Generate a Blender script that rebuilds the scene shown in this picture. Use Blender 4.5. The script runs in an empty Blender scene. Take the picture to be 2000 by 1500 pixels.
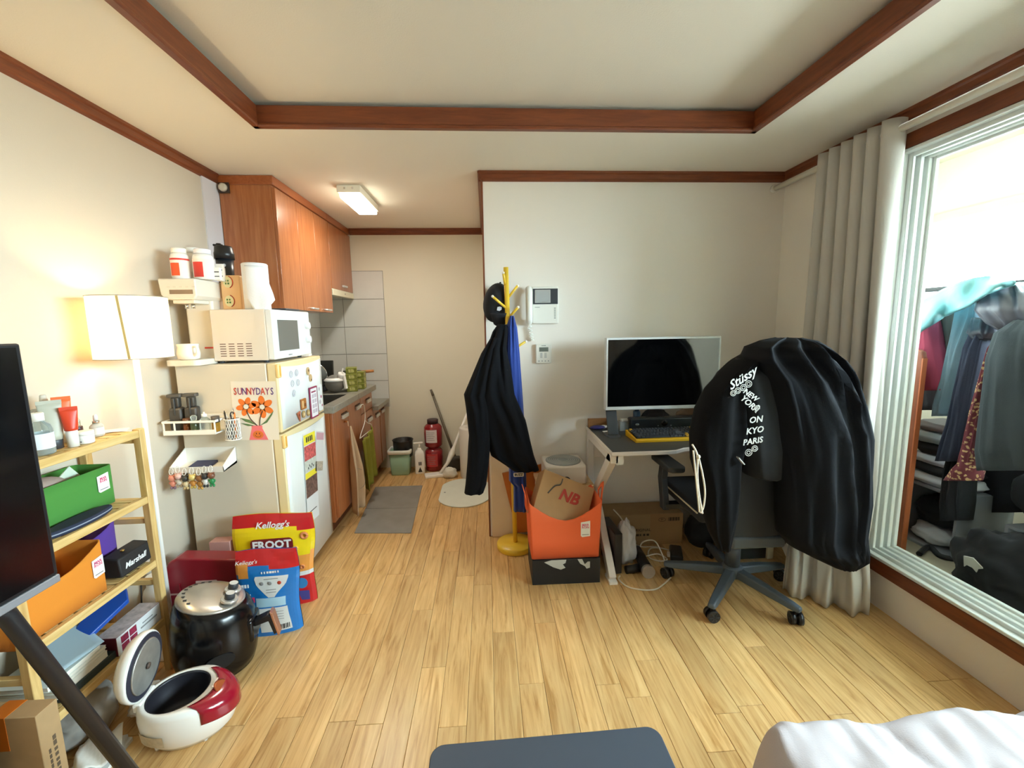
import bpy, bmesh, math, random
from mathutils import Vector, Matrix, noise
random.seed(7)
sc = bpy.context.scene
COL = sc.collection
PI = math.pi

# ---------------------------------------------------------------- camera
F_PX, PITCH, YAW, ROLL, CAM_H = 841.27, .1352, .0563, -.0154, 1.3911
_f = Vector((math.sin(YAW)*math.cos(PITCH), math.cos(YAW)*math.cos(PITCH), -math.sin(PITCH)))
_r = Vector((math.cos(YAW), -math.sin(YAW), 0)); _u = _r.cross(_f)
CR = _r*math.cos(ROLL) + _u*math.sin(ROLL); CU = -_r*math.sin(ROLL) + _u*math.cos(ROLL)
cam = bpy.data.cameras.new('camera'); camo = bpy.data.objects.new('camera', cam); COL.objects.link(camo)
cam.sensor_width = 36; cam.lens = 36*F_PX/2000; cam.clip_start = .02
camo.matrix_world = Matrix.Translation((0, 0, CAM_H)) @ Matrix((CR, CU, -_f)).transposed().to_4x4()
sc.camera = camo
def P(px, py, **k):
    """point on the pixel's ray where it meets the plane x=, y= or z="""
    d = _f + CR*(px-1000)/F_PX - CU*(py-750)/F_PX
    a, v = next(iter(k.items())); i = 'xyz'.index(a); o = Vector((0, 0, CAM_H))
    return o + d*((v-o[i])/d[i])

# ---------------------------------------------------------------- world and light
w = bpy.data.worlds.new('sky'); sc.world = w; w.use_nodes = True
bg = w.node_tree.nodes['Background']; bg.inputs[1].default_value = 36.0
# overcast sky above the horizon, duller ground below it
_n = w.node_tree.nodes; _l = w.node_tree.links.new
_tc = _n.new('ShaderNodeTexCoord'); _sx = _n.new('ShaderNodeSeparateXYZ'); _mr = _n.new('ShaderNodeMapRange'); _mx = _n.new('ShaderNodeMixRGB')
_mr.inputs[1].default_value = -.08; _mr.inputs[2].default_value = .03
_mx.inputs[1].default_value = (.30, .31, .30, 1); _mx.inputs[2].default_value = (.78, .91, 1.0, 1)
_l(_tc.outputs['Generated'], _sx.inputs[0]); _l(_sx.outputs['Z'], _mr.inputs[0]); _l(_mr.outputs[0], _mx.inputs[0]); _l(_mx.outputs[0], bg.inputs[0])
sc.view_settings.view_transform = 'Standard'; sc.view_settings.look = 'None'
sc.view_settings.exposure = 1.2; sc.view_settings.gamma = 1; sc.view_settings.use_curve_mapping = False
pl = bpy.data.lights.new('window_portal', 'AREA'); pl.shape = 'RECTANGLE'; pl.size = 4.4; pl.size_y = .85
pl.cycles.is_portal = True
plo = bpy.data.objects.new('window_portal', pl); COL.objects.link(plo)
plo.location = (3.02, .8, 1.68); plo.rotation_euler = (0, math.radians(90), 0); plo.rotation_euler = Matrix(((0,0,1),(1,0,0),(0,1,0))).to_euler()
sc.cycles.max_bounces = 10; sc.cycles.diffuse_bounces = 7; sc.cycles.transparent_max_bounces = 12
sc.cycles.sample_clamp_indirect = 6; sc.cycles.caustics_reflective = False; sc.cycles.caustics_refractive = False

# ---------------------------------------------------------------- helpers
def lin(c):
    if isinstance(c, str):
        c = c.lstrip('#'); c = [int(c[i:i+2], 16)/255 for i in (0, 2, 4)]
    return tuple(((x/12.92) if x <= .04045 else ((x+.055)/1.055)**2.4) for x in c) + (1,)
MATS = {}
def M(name, col='#888888', rough=.55, metal=0., bump=0., bscale=200., var=0., vscale=4., spec=None, trans=0., alpha=1., ior=None, coat=0., emit=None, estr=0., sheen=0., sub=0.):
    if name in MATS: return MATS[name]
    m = bpy.data.materials.new(name); m.use_nodes = True; nt = m.node_tree; b = nt.nodes['Principled BSDF']
    b.inputs['Base Color'].default_value = lin(col); b.inputs['Roughness'].default_value = rough; b.inputs['Metallic'].default_value = metal
    if spec is not None: b.inputs['Specular IOR Level'].default_value = spec
    if trans: b.inputs['Transmission Weight'].default_value = trans
    if ior: b.inputs['IOR'].default_value = ior
    if coat: b.inputs['Coat Weight'].default_value = coat; b.inputs['Coat Roughness'].default_value = .1
    if sheen: b.inputs['Sheen Weight'].default_value = sheen
    if alpha < 1: b.inputs['Alpha'].default_value = alpha
    if emit: b.inputs['Emission Color'].default_value = lin(emit); b.inputs['Emission Strength'].default_value = estr
    tc = None
    if bump or var:
        tc = nt.nodes.new('ShaderNodeTexCoord')
    if var:
        n = nt.nodes.new('ShaderNodeTexNoise'); n.inputs['Scale'].default_value = vscale; n.inputs['Detail'].default_value = 4
        nt.links.new(tc.outputs['Object'], n.inputs['Vector'])
        h = nt.nodes.new('ShaderNodeHueSaturation'); h.inputs['Color'].default_value = lin(col)
        mr = nt.nodes.new('ShaderNodeMapRange'); mr.inputs[1].default_value = .3; mr.inputs[2].default_value = .7
        mr.inputs[3].default_value = 1-var; mr.inputs[4].default_value = 1+var
        nt.links.new(n.outputs['Fac'], mr.inputs[0]); nt.links.new(mr.outputs[0], h.inputs['Value']); nt.links.new(h.outputs[0], b.inputs['Base Color'])
    if bump:
        n2 = nt.nodes.new('ShaderNodeTexNoise'); n2.inputs['Scale'].default_value = bscale; n2.inputs['Detail'].default_value = 3
        nt.links.new(tc.outputs['Object'], n2.inputs['Vector'])
        bp = nt.nodes.new('ShaderNodeBump'); bp.inputs['Strength'].default_value = bump; bp.inputs['Distance'].default_value = .004
        nt.links.new(n2.outputs['Fac'], bp.inputs['Height']); nt.links.new(bp.outputs[0], b.inputs['Normal'])
    MATS[name] = m; return m
def wood(name, c1, c2, rough=.4, axis='Z', scale=6., stretch=14., coat=0., rnd=0.):
    """grain running along one axis"""
    if name in MATS: return MATS[name]
    m = bpy.data.materials.new(name); m.use_nodes = True; nt = m.node_tree; b = nt.nodes['Principled BSDF']; L = nt.links.new
    tc = nt.nodes.new('ShaderNodeTexCoord'); mp = nt.nodes.new('ShaderNodeMapping')
    s = [stretch, stretch, stretch]; s['XYZ'.index(axis)] = 1.
    mp.inputs['Scale'].default_value = s; L(tc.outputs['Object'], mp.inputs['Vector'])
    oi = nt.nodes.new('ShaderNodeObjectInfo'); mu = nt.nodes.new('ShaderNodeVectorMath'); mu.operation = 'SCALE'
    mu.inputs[0].default_value = (37.1, 71.7, 13.3); L(oi.outputs['Random'], mu.inputs['Scale']); L(mu.outputs[0], mp.inputs['Location'])
    n = nt.nodes.new('ShaderNodeTexNoise'); n.inputs['Scale'].default_value = scale; n.inputs['Detail'].default_value = 6; n.inputs['Roughness'].default_value = .6; n.inputs['Distortion'].default_value = .6
    L(mp.outputs[0], n.inputs['Vector'])
    cr = nt.nodes.new('ShaderNodeValToRGB'); cr.color_ramp.elements[0].position = .32; cr.color_ramp.elements[1].position = .66
    cr.color_ramp.elements[0].color = lin(c1); cr.color_ramp.elements[1].color = lin(c2)
    L(n.outputs['Fac'], cr.inputs[0])
    src = cr.outputs[0]
    if rnd:
        h = nt.nodes.new('ShaderNodeHueSaturation'); mr = nt.nodes.new('ShaderNodeMapRange'); mr.inputs[3].default_value = 1-rnd; mr.inputs[4].default_value = 1+rnd
        L(oi.outputs['Random'], mr.inputs[0]); L(mr.outputs[0], h.inputs['Value']); L(src, h.inputs['Color']); src = h.outputs[0]
    L(src, b.inputs['Base Color']); b.inputs['Roughness'].default_value = rough
    if coat: b.inputs['Coat Weight'].default_value = coat; b.inputs['Coat Roughness'].default_value = .15
    bp = nt.nodes.new('ShaderNodeBump'); bp.inputs['Strength'].default_value = .08; bp.inputs['Distance'].default_value = .002
    L(n.outputs['Fac'], bp.inputs['Height']); L(bp.outputs[0], b.inputs['Normal'])
    MATS[name] = m; return m
def clear(name, tint='#ffffff', gloss=.06, opac=.0, rough=.05):
    """thin clear plastic or window glass: mostly see-through with a glossy skin"""
    if name in MATS: return MATS[name]
    m = bpy.data.materials.new(name); m.use_nodes = True; nt = m.node_tree; nt.nodes.clear(); L = nt.links.new
    o = nt.nodes.new('ShaderNodeOutputMaterial'); t = nt.nodes.new('ShaderNodeBsdfTransparent'); t.inputs[0].default_value = lin(tint)
    g = nt.nodes.new('ShaderNodeBsdfPrincipled'); g.inputs['Base Color'].default_value = lin(tint); g.inputs['Roughness'].default_value = rough
    mx = nt.nodes.new('ShaderNodeMixShader'); fr = nt.nodes.new('ShaderNodeFresnel'); fr.inputs[0].default_value = 1.35
    ad = nt.nodes.new('ShaderNodeMath'); ad.operation = 'ADD'; ad.inputs[1].default_value = opac; ad.use_clamp = True
    L(fr.outputs[0], ad.inputs[0]); L(ad.outputs[0], mx.inputs[0]); L(t.outputs[0], mx.inputs[1]); L(g.outputs[0], mx.inputs[2]); L(mx.outputs[0], o.inputs[0])
    MATS[name] = m; return m

class G:
    """collects shapes and links them as ONE mesh object"""
    def __init__(s): s.v = []; s.f = []; s.mi = []; s.sm = []; s.cur = 0
    def add(s, vs, fs, smooth=False):
        o = len(s.v); s.v += [tuple(v) for v in vs]
        for f in fs: s.f.append(tuple(i+o for i in f)); s.mi.append(s.cur); s.sm.append(smooth)
        return s
    def mat(s, i): s.cur = i; return s
    def box(s, x0, x1, y0, y1, z0, z1):
        vs = [(x, y, z) for x in (x0, x1) for y in (y0, y1) for z in (z0, z1)]
        return s.add(vs, [(0,1,3,2),(4,6,7,5),(0,4,5,1),(2,3,7,6),(0,2,6,4),(1,5,7,3)])
    def beam(s, a, b, w, h, up=(0,0,1)):
        """rectangular bar from a to b, w across, h along up"""
        a = Vector(a); b = Vector(b); d = (b-a).normalized(); u = Vector(up)
        if abs(d.dot(u)) > .99: u = Vector((0,1,0))
        r = d.cross(u).normalized(); u = r.cross(d)
        vs = [p + r*(i*w/2) + u*(j*h/2) for p in (a, b) for i, j in ((-1,-1),(1,-1),(1,1),(-1,1))]
        return s.add(vs, [(3,2,1,0),(4,5,6,7),(0,1,5,4),(1,2,6,5),(2,3,7,6),(3,0,4,7)])
    def ring_loft(s, rings, cap0=True, cap1=True, smooth=True, closed=True):
        n = len(rings[0]); o = len(s.v); vs = [p for r in rings for p in r]; fs = []
        for i in range(len(rings)-1):
            for j in range(n if closed else n-1):
                k = (j+1) % n; fs.append((i*n+j, i*n+k, (i+1)*n+k, (i+1)*n+j))
        s.add(vs, fs, smooth)
        for c, i in ((cap0, 0), (cap1, len(rings)-1)):
            if c:
                f = tuple(o+i*n+j for j in range(n)); s.f.append(f[::-1] if i == 0 else f); s.mi.append(s.cur); s.sm.append(False)
        return s
    def cyl(s, a, b, r0, r1=None, n=16, cap=True):
        return s.tube([a, b], [r0, r0 if r1 is None else r1], n, cap)
    def tube(s, pts, r, n=8, cap=True):
        pts = [Vector(p) for p in pts]; rs = r if isinstance(r, (list, tuple)) else [r]*len(pts)
        rings = []; prev = None
        for i, p in enumerate(pts):
            d = (pts[min(i+1, len(pts)-1)] - pts[max(i-1, 0)]).normalized()
            if prev is None:
                u = Vector((0,0,1)) if abs(d.z) < .9 else Vector((0,1,0))
            else: u = prev
            a = d.cross(u).normalized(); u = a.cross(d).normalized(); prev = u
            rings.append([p + (a*math.cos(2*PI*k/n) + u*math.sin(2*PI*k/n))*rs[i] for k in range(n)])
        return s.ring_loft(rings, cap, cap)
    def lathe(s, prof, c=(0,0,0), n=24, smooth=True, sx=1., sy=1., cap0=True, cap1=True):
        c = Vector(c)
        rings = [[c + Vector((r*math.cos(2*PI*k/n)*sx, r*math.sin(2*PI*k/n)*sy, z)) for k in range(n)] for r, z in prof]
        return s.ring_loft(rings, cap0, cap1, smooth)
    def prism(s, poly, h, o=(0,0,0), ax=(1,0,0), ay=(0,1,0)):
        """flat outline (list of 2d points in axes ax, ay) given thickness h along ax x ay"""
        o = Vector(o); ax = Vector(ax); ay = Vector(ay); nz = ax.cross(ay).normalized(); n = len(poly)
        a = [o + ax*x + ay*y for x, y in poly]; b = [p + nz*h for p in a]
        return s.add(a+b, [tuple(range(n))[::-1], tuple(range(n, 2*n))] + [(i, (i+1) % n, n+(i+1) % n, n+i) for i in range(n)])
    def sphere(s, c, r, n=12, m=8, sx=1, sy=1, sz=1):
        c = Vector(c)
        rings = [[c + Vector((r*math.sin(PI*i/m)*math.cos(2*PI*k/n)*sx, r*math.sin(PI*i/m)*math.sin(2*PI*k/n)*sy, -r*math.cos(PI*i/m)*sz)) for k in range(n)] for i in range(1, m)]
        o = len(s.v); s.ring_loft(rings, False, False)
        a = len(s.v); s.v += [tuple(c - Vector((0,0,r*sz))), tuple(c + Vector((0,0,r*sz)))]
        for k in range(n):
            s.f += [(a, o+(k+1) % n, o+k), (a+1, o+(m-2)*n+k, o+(m-2)*n+(k+1) % n)]; s.mi += [s.cur]*2; s.sm += [True]*2
        return s
    def grid(s, fn, nu, nv, smooth=True):
        vs = [fn(i/nu, j/nv) for j in range(nv+1) for i in range(nu+1)]
        return s.add(vs, [(j*(nu+1)+i, j*(nu+1)+i+1, (j+1)*(nu+1)+i+1, (j+1)*(nu+1)+i) for j in range(nv) for i in range(nu)], smooth)
    def move(s, d):
        s.v = [(a+d[0], b+d[1], c+d[2]) for a, b, c in s.v]; return s
    def xf(s, mtx):
        s.v = [tuple(mtx @ Vector(v)) for v in s.v]; return s
    def build(s, name, mat, parent=None, bevel=0, seg=2, solid=0, subd=0, loc=None, rot=None, auto=40):
        me = bpy.data.meshes.new(name); me.from_pydata(s.v, [], s.f)
        for p, mi, sm in zip(me.polygons, s.mi, s.sm): p.material_index = mi; p.use_smooth = sm
        for m in (mat if isinstance(mat, (list, tuple)) else [mat]): me.materials.append(m)
        bm = bmesh.new(); bm.from_mesh(me); bmesh.ops.recalc_face_normals(bm, faces=bm.faces[:])
        if bevel:
            es = [e for e in bm.edges if len(e.link_faces) == 2 and e.calc_face_angle(0) > math.radians(auto)]
            r = bmesh.ops.bevel(bm, geom=es, offset=bevel, segments=seg, profile=.5, affect='EDGES', clamp_overlap=True)
            for f in r['faces']: f.smooth = True
        bm.to_mesh(me); bm.free()
        o = bpy.data.objects.new(name, me); COL.objects.link(o)
        if parent is not None: o.parent = parent
        if loc is not None: o.location = loc
        if rot is not None: o.rotation_euler = rot
        if solid:
            md = o.modifiers.new('thickness', 'SOLIDIFY'); md.thickness = solid; md.offset = 0
        if subd:
            md = o.modifiers.new('smooth', 'SUBSURF'); md.levels = subd; md.render_levels = subd
        return o
def tag(o, label, cat, group=None):
    o['label'] = label; o['category'] = cat
    if group: o['group'] = group
    return o
def thing(name, label, cat, loc=(0,0,0), rotz=0., group=None):
    o = bpy.data.objects.new(name, None); COL.objects.link(o); o.empty_display_size = .05
    o.location = loc; o.rotation_euler = (0, 0, rotz)
    return tag(o, label, cat, group)
def struct(g, name, mat, parent=None, **k):
    o = g.build(name, mat, parent, **k)
    if parent is None: o['kind'] = 'structure'
    return o
def share(o, name, parent, loc=None, rot=None, mat=None):
    """a copy that shares the mesh"""
    c = o.copy(); c.name = name; COL.objects.link(c); c.parent = parent
    if loc is not None: c.location = loc
    if rot is not None: c.rotation_euler = rot
    return c
def dup(root, loc=None, rotz=None, label=None):
    r = root.copy(); COL.objects.link(r)
    if loc is not None: r.location = loc
    if rotz is not None: r.rotation_euler = (0, 0, rotz)
    if label: r['label'] = label
    for ch in list(root.children):
        c = ch.copy(); COL.objects.link(c); c.parent = r
        for g_ in list(ch.children):
            d = g_.copy(); COL.objects.link(d); d.parent = c
    return r
def text(s, mat, parent, o, ax, ay, size, name='lettering', align='CENTER', shear=0., ext=.0004, bold=0., sx=1.):
    """flat lettering as a mesh: o = anchor, ax = reading direction, ay = up"""
    cu = bpy.data.curves.new('t', 'FONT'); cu.body = s; cu.size = size; cu.align_x = align; cu.align_y = 'CENTER'
    cu.shear = shear; cu.extrude = ext; cu.resolution_u = 2; cu.offset = bold
    t = bpy.data.objects.new('t', cu); COL.objects.link(t)
    me = bpy.data.meshes.new_from_object(t.evaluated_get(bpy.context.evaluated_depsgraph_get()))
    bpy.data.objects.remove(t); bpy.data.curves.remove(cu)
    ax = Vector(ax).normalized(); ay = Vector(ay); nz = ax.cross(ay).normalized(); ay = nz.cross(ax)
    mt = Matrix((ax, ay, nz)).transposed().to_4x4(); mt.translation = Vector(o)
    if sx != 1: me.transform(Matrix.Diagonal((sx, 1, 1, 1)))
    me.transform(mt); me.materials.clear(); me.materials.append(mat)
    ob = bpy.data.objects.new(name, me); COL.objects.link(ob); ob.parent = parent
    return ob
def dashes(n, mat, parent, o, ax, ay, w, h, name='small_print'):
    """print too small to read: a row of short marks"""
    g = G(); ax = Vector(ax).normalized(); ay = Vector(ay).normalized(); r = random.Random(n*7+int(w*1e4)); x = -w/2
    for k in range(n):
        l = w/n*(.45+.4*r.random()); g.prism([(x,-h/2),(x+l,-h/2),(x+l,h/2),(x,h/2)], .0005, o, ax, ay); x += w/n
    return g.build(name, mat, parent)
def rrect(x0, x1, y0, y1, r, n=4):
    pts = []
    for cx, cy, a in ((x1-r, y1-r, 0), (x0+r, y1-r, PI/2), (x0+r, y0+r, PI), (x1-r, y0+r, 1.5*PI)):
        for k in range(n+1): pts.append((cx+r*math.cos(a+PI/2*k/n), cy+r*math.sin(a+PI/2*k/n)))
    return pts
def circ(cx, cy, r, n=20, ry=None): return [(cx+r*math.cos(2*PI*k/n), cy+(r if ry is None else ry)*math.sin(2*PI*k/n)) for k in range(n)]
def curve(pts, n=8):
    """smooth path through points (Catmull-Rom)"""
    p = [Vector(q) for q in pts]; p = [p[0]] + p + [p[-1]]; out = []
    for i in range(1, len(p)-2):
        for k in range(n):
            t = k/n; a, b, c, d = p[i-1:i+3]
            out.append(.5*((2*b) + (c-a)*t + (2*a-5*b+4*c-d)*t*t + (3*b-a-3*c+d)*t**3))
    return out + [p[-2]]
X, Y, Z = Vector((1,0,0)), Vector((0,1,0)), Vector((0,0,1))
# ================================================================ the room
XL, XR, YB, YK, XP, HC, YR = -1.58, 1.873, 2.716, 4.228, -.008, 2.30, -1.30
wallp = M('wallpaper', '#EEE8E0', .75, bump=.12, bscale=260, var=.015, vscale=1.5)
wallk = M('kitchen_wallpaper', '#DEDBCA', .75, bump=.12, bscale=260, var=.03, vscale=1.2)
ceilm = M('ceiling_paper', '#E7E1D5', .8, bump=.15, bscale=180, var=.015, vscale=1.)
trimm = wood('red_brown_trim', '#64301A', '#7E4324', .38, 'Y', 5, 10)
trimx = wood('red_brown_trim_across', '#64301A', '#7E4324', .38, 'X', 5, 10)
upvc = M('white_upvc', '#DFE4E2', .35)
groutm = M('floor_joint', '#7A5630', .8)
struct(G().box(XL-.05, XR+.1, YR-.05, YK+.05, -.08, -.004), 'floor', groutm)
floor = bpy.data.objects['floor']
# vinyl planks: every plank a piece of the floor
def plank_mat():
    m = bpy.data.materials.new('plank'); m.use_nodes = True; nt = m.node_tree; b = nt.nodes['Principled BSDF']; L = nt.links.new
    tc = nt.nodes.new('ShaderNodeTexCoord'); oi = nt.nodes.new('ShaderNodeObjectInfo')
    mp = nt.nodes.new('ShaderNodeMapping'); mp.inputs['Scale'].default_value = (16, 1.1, 1)
    mu = nt.nodes.new('ShaderNodeVectorMath'); mu.operation = 'SCALE'; mu.inputs[0].default_value = (91.7, 53.1, 0)
    L(oi.outputs['Random'], mu.inputs['Scale']); L(mu.outputs[0], mp.inputs['Location']); L(tc.outputs['Object'], mp.inputs['Vector'])
    n = nt.nodes.new('ShaderNodeTexNoise'); n.inputs['Scale'].default_value = 2.2; n.inputs['Detail'].default_value = 8; n.inputs['Roughness'].default_value = .62; n.inputs['Distortion'].default_value = 1.4
    L(mp.outputs[0], n.inputs['Vector'])
    cr = nt.nodes.new('ShaderNodeValToRGB'); e = cr.color_ramp.elements
    e[0].position = .28; e[0].color = lin('#A8793F'); e[1].position = .72; e[1].color = lin('#E0BC82')
    k = cr.color_ramp.elements.new(.47); k.color = lin('#CDA36A')
    L(n.outputs['Fac'], cr.inputs[0])
    n2 = nt.nodes.new('ShaderNodeTexNoise'); n2.inputs['Scale'].default_value = 2.; n2.inputs['Detail'].default_value = 2
    mp2 = nt.nodes.new('ShaderNodeMapping'); mp2.inputs['Scale'].default_value = (3, 1.4, 1); L(tc.outputs['Object'], mp2.inputs['Vector']); L(mu.outputs[0], mp2.inputs['Location']); L(mp2.outputs[0], n2.inputs['Vector'])
    h = nt.nodes.new('ShaderNodeHueSaturation'); L(cr.outputs[0], h.inputs['Color'])
    mr = nt.nodes.new('ShaderNodeMapRange'); mr.inputs[3].default_value = .88; mr.inputs[4].default_value = 1.1; L(oi.outputs['Random'], mr.inputs[0])
    ml = nt.nodes.new('ShaderNodeMath'); ml.operation = 'MULTIPLY'; mr2 = nt.nodes.new('ShaderNodeMapRange'); mr2.inputs[1].default_value = .3; mr2.inputs[2].default_value = .7; mr2.inputs[3].default_value = .9; mr2.inputs[4].default_value = 1.08
    L(n2.outputs['Fac'], mr2.inputs[0]); L(mr.outputs[0], ml.inputs[0]); L(mr2.outputs[0], ml.inputs[1]); L(ml.outputs[0], h.inputs['Value'])
    L(h.outputs[0], b.inputs['Base Color']); b.inputs['Roughness'].default_value = .30
    bp = nt.nodes.new('ShaderNodeBump'); bp.inputs['Strength'].default_value = .12; bp.inputs['Distance'].default_value = .001
    L(n.outputs['Fac'], bp.inputs['Height']); L(bp.outputs[0], b.inputs['Normal'])
    return m
pm = plank_mat(); PW, PLN = .0985, .92
def plank_mesh(w, l):
    b = .0012; x, y = w/2-.0006, l/2-.0006
    g = G(); g.add([(-x,-y,-.005),(x,-y,-.005),(x,y,-.005),(-x,y,-.005),(-x,-y,-b),(x,-y,-b),(x,y,-b),(-x,y,-b),(-x+b,-y+b,0),(x-b,-y+b,0),(x-b,y-b,0),(-x+b,y-b,0)],
        [(0,1,5,4),(1,2,6,5),(2,3,7,6),(3,0,4,7),(4,5,9,8),(5,6,10,9),(6,7,11,10),(7,4,8,11),(8,9,10,11)])
    return g
proto = {}
ncol = int((XR-XL)/PW)+1
for i in range(ncol):
    x0 = XL+i*PW; x1 = min(x0+PW, XR); y = YR-random.random()*PLN; ymax = YK if (x0+x1)/2 < XP+.05 else YB+.02
    while y < ymax:
        y0, y1 = max(y, YR), min(y+PLN, ymax); y += PLN
        if y1-y0 < .02: continue
        key = (round(x1-x0, 3), round(y1-y0, 3))
        if key not in proto: proto[key] = plank_mesh(x1-x0, y1-y0).build('plank', pm, floor); o = proto[key]
        else: o = share(proto[key], 'plank', floor)
        o.location = ((x0+x1)/2, (y0+y1)/2, 0)
# walls
struct(G().box(XL-.1, XL, YR-.1, YK+.1, -.05, 2.5), 'wall_left', M('wallpaper_darkened', '#CBC0AE', .75, bump=.12, bscale=260, var=.015, vscale=1.5))  # paper colour darkened here to offset the strong daylight on this wall
struct(G().box(XP, XR+.02, YB, YK+.1, 0, HC), 'wall_partition', wallp, bevel=.003)
wkb = struct(G().box(XL-.1, XP, YK, YK+.1, 0, 2.5), 'wall_kitchen', wallk)
struct(G().box(XL-.1, XR+.12, YR-.1, YR, -.05, 2.5), 'wall_rear', wallp)
YD, ZS, ZT = 1.948, .239, 2.134   # edge, sill and head of the sliding door opening
YO = -.25   # near edge of the opening, pulled in unseen behind the camera to cut daylight
g = G().box(XR, XR+.12, YD, YB+.4, -.05, 2.5).box(XR, XR+.12, YR, YO, -.05, 2.5).box(XR, XR+.12, YR, YD, -.05, ZS).box(XR, XR+.12, YR, YD, ZT, 2.5)
struct(g, 'wall_right', wallp)
# ceiling with a recessed tray
TL, TR, TY, TZ = -1.029, 1.319, 2.160, 2.385
TY0 = -.7
g = G()
g.box(XL-.05, TL, YR-.1, YK+.05, HC, HC+.03).box(TR, XR+.05, YR-.1, YK+.05, HC, HC+.03).box(TL, TR, TY, YK+.05, HC, HC+.03).box(TL, TR, YR-.1, TY0, HC, HC+.03)
g.box(TL-.15, TR+.1, TY0-.1, TY+.1, TZ+.02, TZ+.05)
g.box(TL-.15, TL-.1, TY0-.1, TY+.1, HC+.03, TZ+.02).box(TR+.05, TR+.1, TY0-.1, TY+.1, HC+.03, TZ+.02).box(TL-.1, TR+.05, TY+.05, TY+.1, HC+.03, TZ+.02).box(TL-.1, TR+.05, TY0-.1, TY0-.05, HC+.03, TZ+.02)
struct(g, 'ceiling', ceilm)
grey = M('grey_cove', '#8C8A80', .6)
struct(G().box(TL-.02, TL+.0, TY0, TY, TZ-.02, TZ+.02), 'trim_1', grey)
# tray moulding: bottom lip and upright face
def mould(name, a, b, inward, m):
    a = Vector(a); b = Vector(b); n = Vector(inward)
    prof = [(-.0, -.006), (.024, -.006), (.028, 0), (.028, .006), (.022, .012), (.022, TZ-HC-.0), (.0, TZ-HC)]
    g = G(); g.ring_loft([[q + n*u + Z*v for u, v in prof] for q in (a, b)], smooth=False)
    return struct(g, name, m)
mould('trim_2', (TL, TY0, HC), (TL, TY, HC), (1,0,0), trimm)
mould('trim_3', (TR, TY0, HC), (TR, TY, HC), (-1,0,0), trimm)
mould('trim_4', (TL, TY, HC), (TR, TY, HC), (0,-1,0), trimx)
mould('trim_5', (TL, TY0, HC), (TR, TY0, HC), (0,1,0), trimx)
# crown trim along the walls
def crown(name, a, b, n, m):
    a = Vector(a); b = Vector(b); n = Vector(n)
    prof = [(0, 0), (.026, 0), (.026, -.012), (.018, -.018), (.018, -.044), (.012, -.05), (0, -.056)]
    g = G(); g.ring_loft([[q + n*u + Z*v for u, v in prof] for q in (a, b)], smooth=False)
    return struct(g, name, m)
crown('trim_6', (XL, YR, HC), (XL, 2.774, HC), (1,0,0), trimm)
crown('trim_7', (XP-.02, YB, HC), (XR, YB, HC), (0,-1,0), trimx)
crown('trim_8', (XP, YB-.02, HC), (XP, YK, HC), (-1,0,0), trimm)
crown('trim_9', (-1.25, YK, HC), (XP, YK, HC), (0,-1,0), trimx)
crown('trim_10', (XR, YR, HC), (XR, YB, HC), (-1,0,0), trimm)
trimz = wood('red_brown_trim_upright', '#64301A', '#7E4324', .38, 'Z', 5, 10)
struct(G().box(XP-.006, XP+.004, YB-.004, YB+.012, 0, HC-.05), 'trim_11', trimz)
# casing round the sliding door: brown band, then white frame with tracks
struct(G().box(XR-.014, XR+.02, YR, YD+.03, ZT, ZT+.062), 'trim_12', trimm)
struct(G().box(XR-.014, XR+.02, YR, YD+.03, ZS-.062, ZS), 'trim_13', trimm)
d1 = bpy.data.objects.new('door_1', None); COL.objects.link(d1); d1['kind'] = 'structure'; d1.location = (XR, YD, ZS)
def rel(g): return g.move((-XR, -YD, -ZS))
for k, (xa, xb, t) in enumerate(((-.012, .02, .02), (.02, .036, .04), (.036, .05, .026), (.05, .07, .046), (.07, .084, .03), (.084, .105, .05), (.105, .125, .062))):
    x0, x1 = XR+xa, XR+xb
    g = G().box(x0, x1, YD-t, YD, ZS, ZT).box(x0, x1, YO, YO+t, ZS, ZT).box(x0, x1, YO, YD-t, ZS, ZS+t*.75).box(x0, x1, YO, YD-t, ZT-t*.8, ZT)
    rel(g).build('frame_profile', upvc, d1, bevel=.003, seg=1)
gl = clear('clear_glass', '#F4FAFA', opac=.02)
# ---------------------------------------------------------------- balcony
balw = M('balcony_paint', '#D6D2C2', .8, bump=.25, bscale=40, var=.03, vscale=3)
balf = M('balcony_tile', '#9C937E', .7, var=.12, vscale=9)
BX = 3.05; BZ = .10
struct(G().box(XR+.12, BX+.1, -1.5, 3.05, BZ-.1, BZ), 'floor_balcony', balf)
struct(G().box(XR+.12, BX+.1, -1.5, 3.05, 2.42, 2.5), 'ceiling_balcony', balw)
struct(G().box(BX, BX+.1, -1.5, 3.05, BZ, 1.30).box(BX, BX+.1, -1.5, 3.05, 2.08, 2.42), 'wall_balcony', balw)  # wall below the window raised, out of view, to block part of the daylight
struct(G().box(XR+.12, BX+.1, 3.0, 3.1, BZ, 2.42), 'wall_balcony_end', balw)
struct(G().box(XR+.12, BX+.1, -1.6, -1.5, BZ, 2.42), 'wall_balcony_rear', balw)
win = bpy.data.objects.new('window_1', None); COL.objects.link(win); win['kind'] = 'structure'; win.location = (BX, 0, 1.30)
creamf = M('cream_window_frame', '#C2BEA8', .5)
g = G().box(-.03, .06, -1.5, 3.0, 0, .05).box(-.03, .06, -1.5, 3.0, .73, .78); g.build('window_frame', creamf, win)
ys = [-1.5+.9*k for k in range(6)]
for y in ys: G().box(-.02, .05, y-.03, y+.03, .05, .73).build('mullion', creamf, win)
for y in ys[:-1]:
    G().box(.012, .018, y+.03, y+.87, .05, .73).build('pane', gl, win)
    G().box(-.025, -.015, y+.78, y+.84, .55, .73).build('latch_plate', creamf, win)
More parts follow.
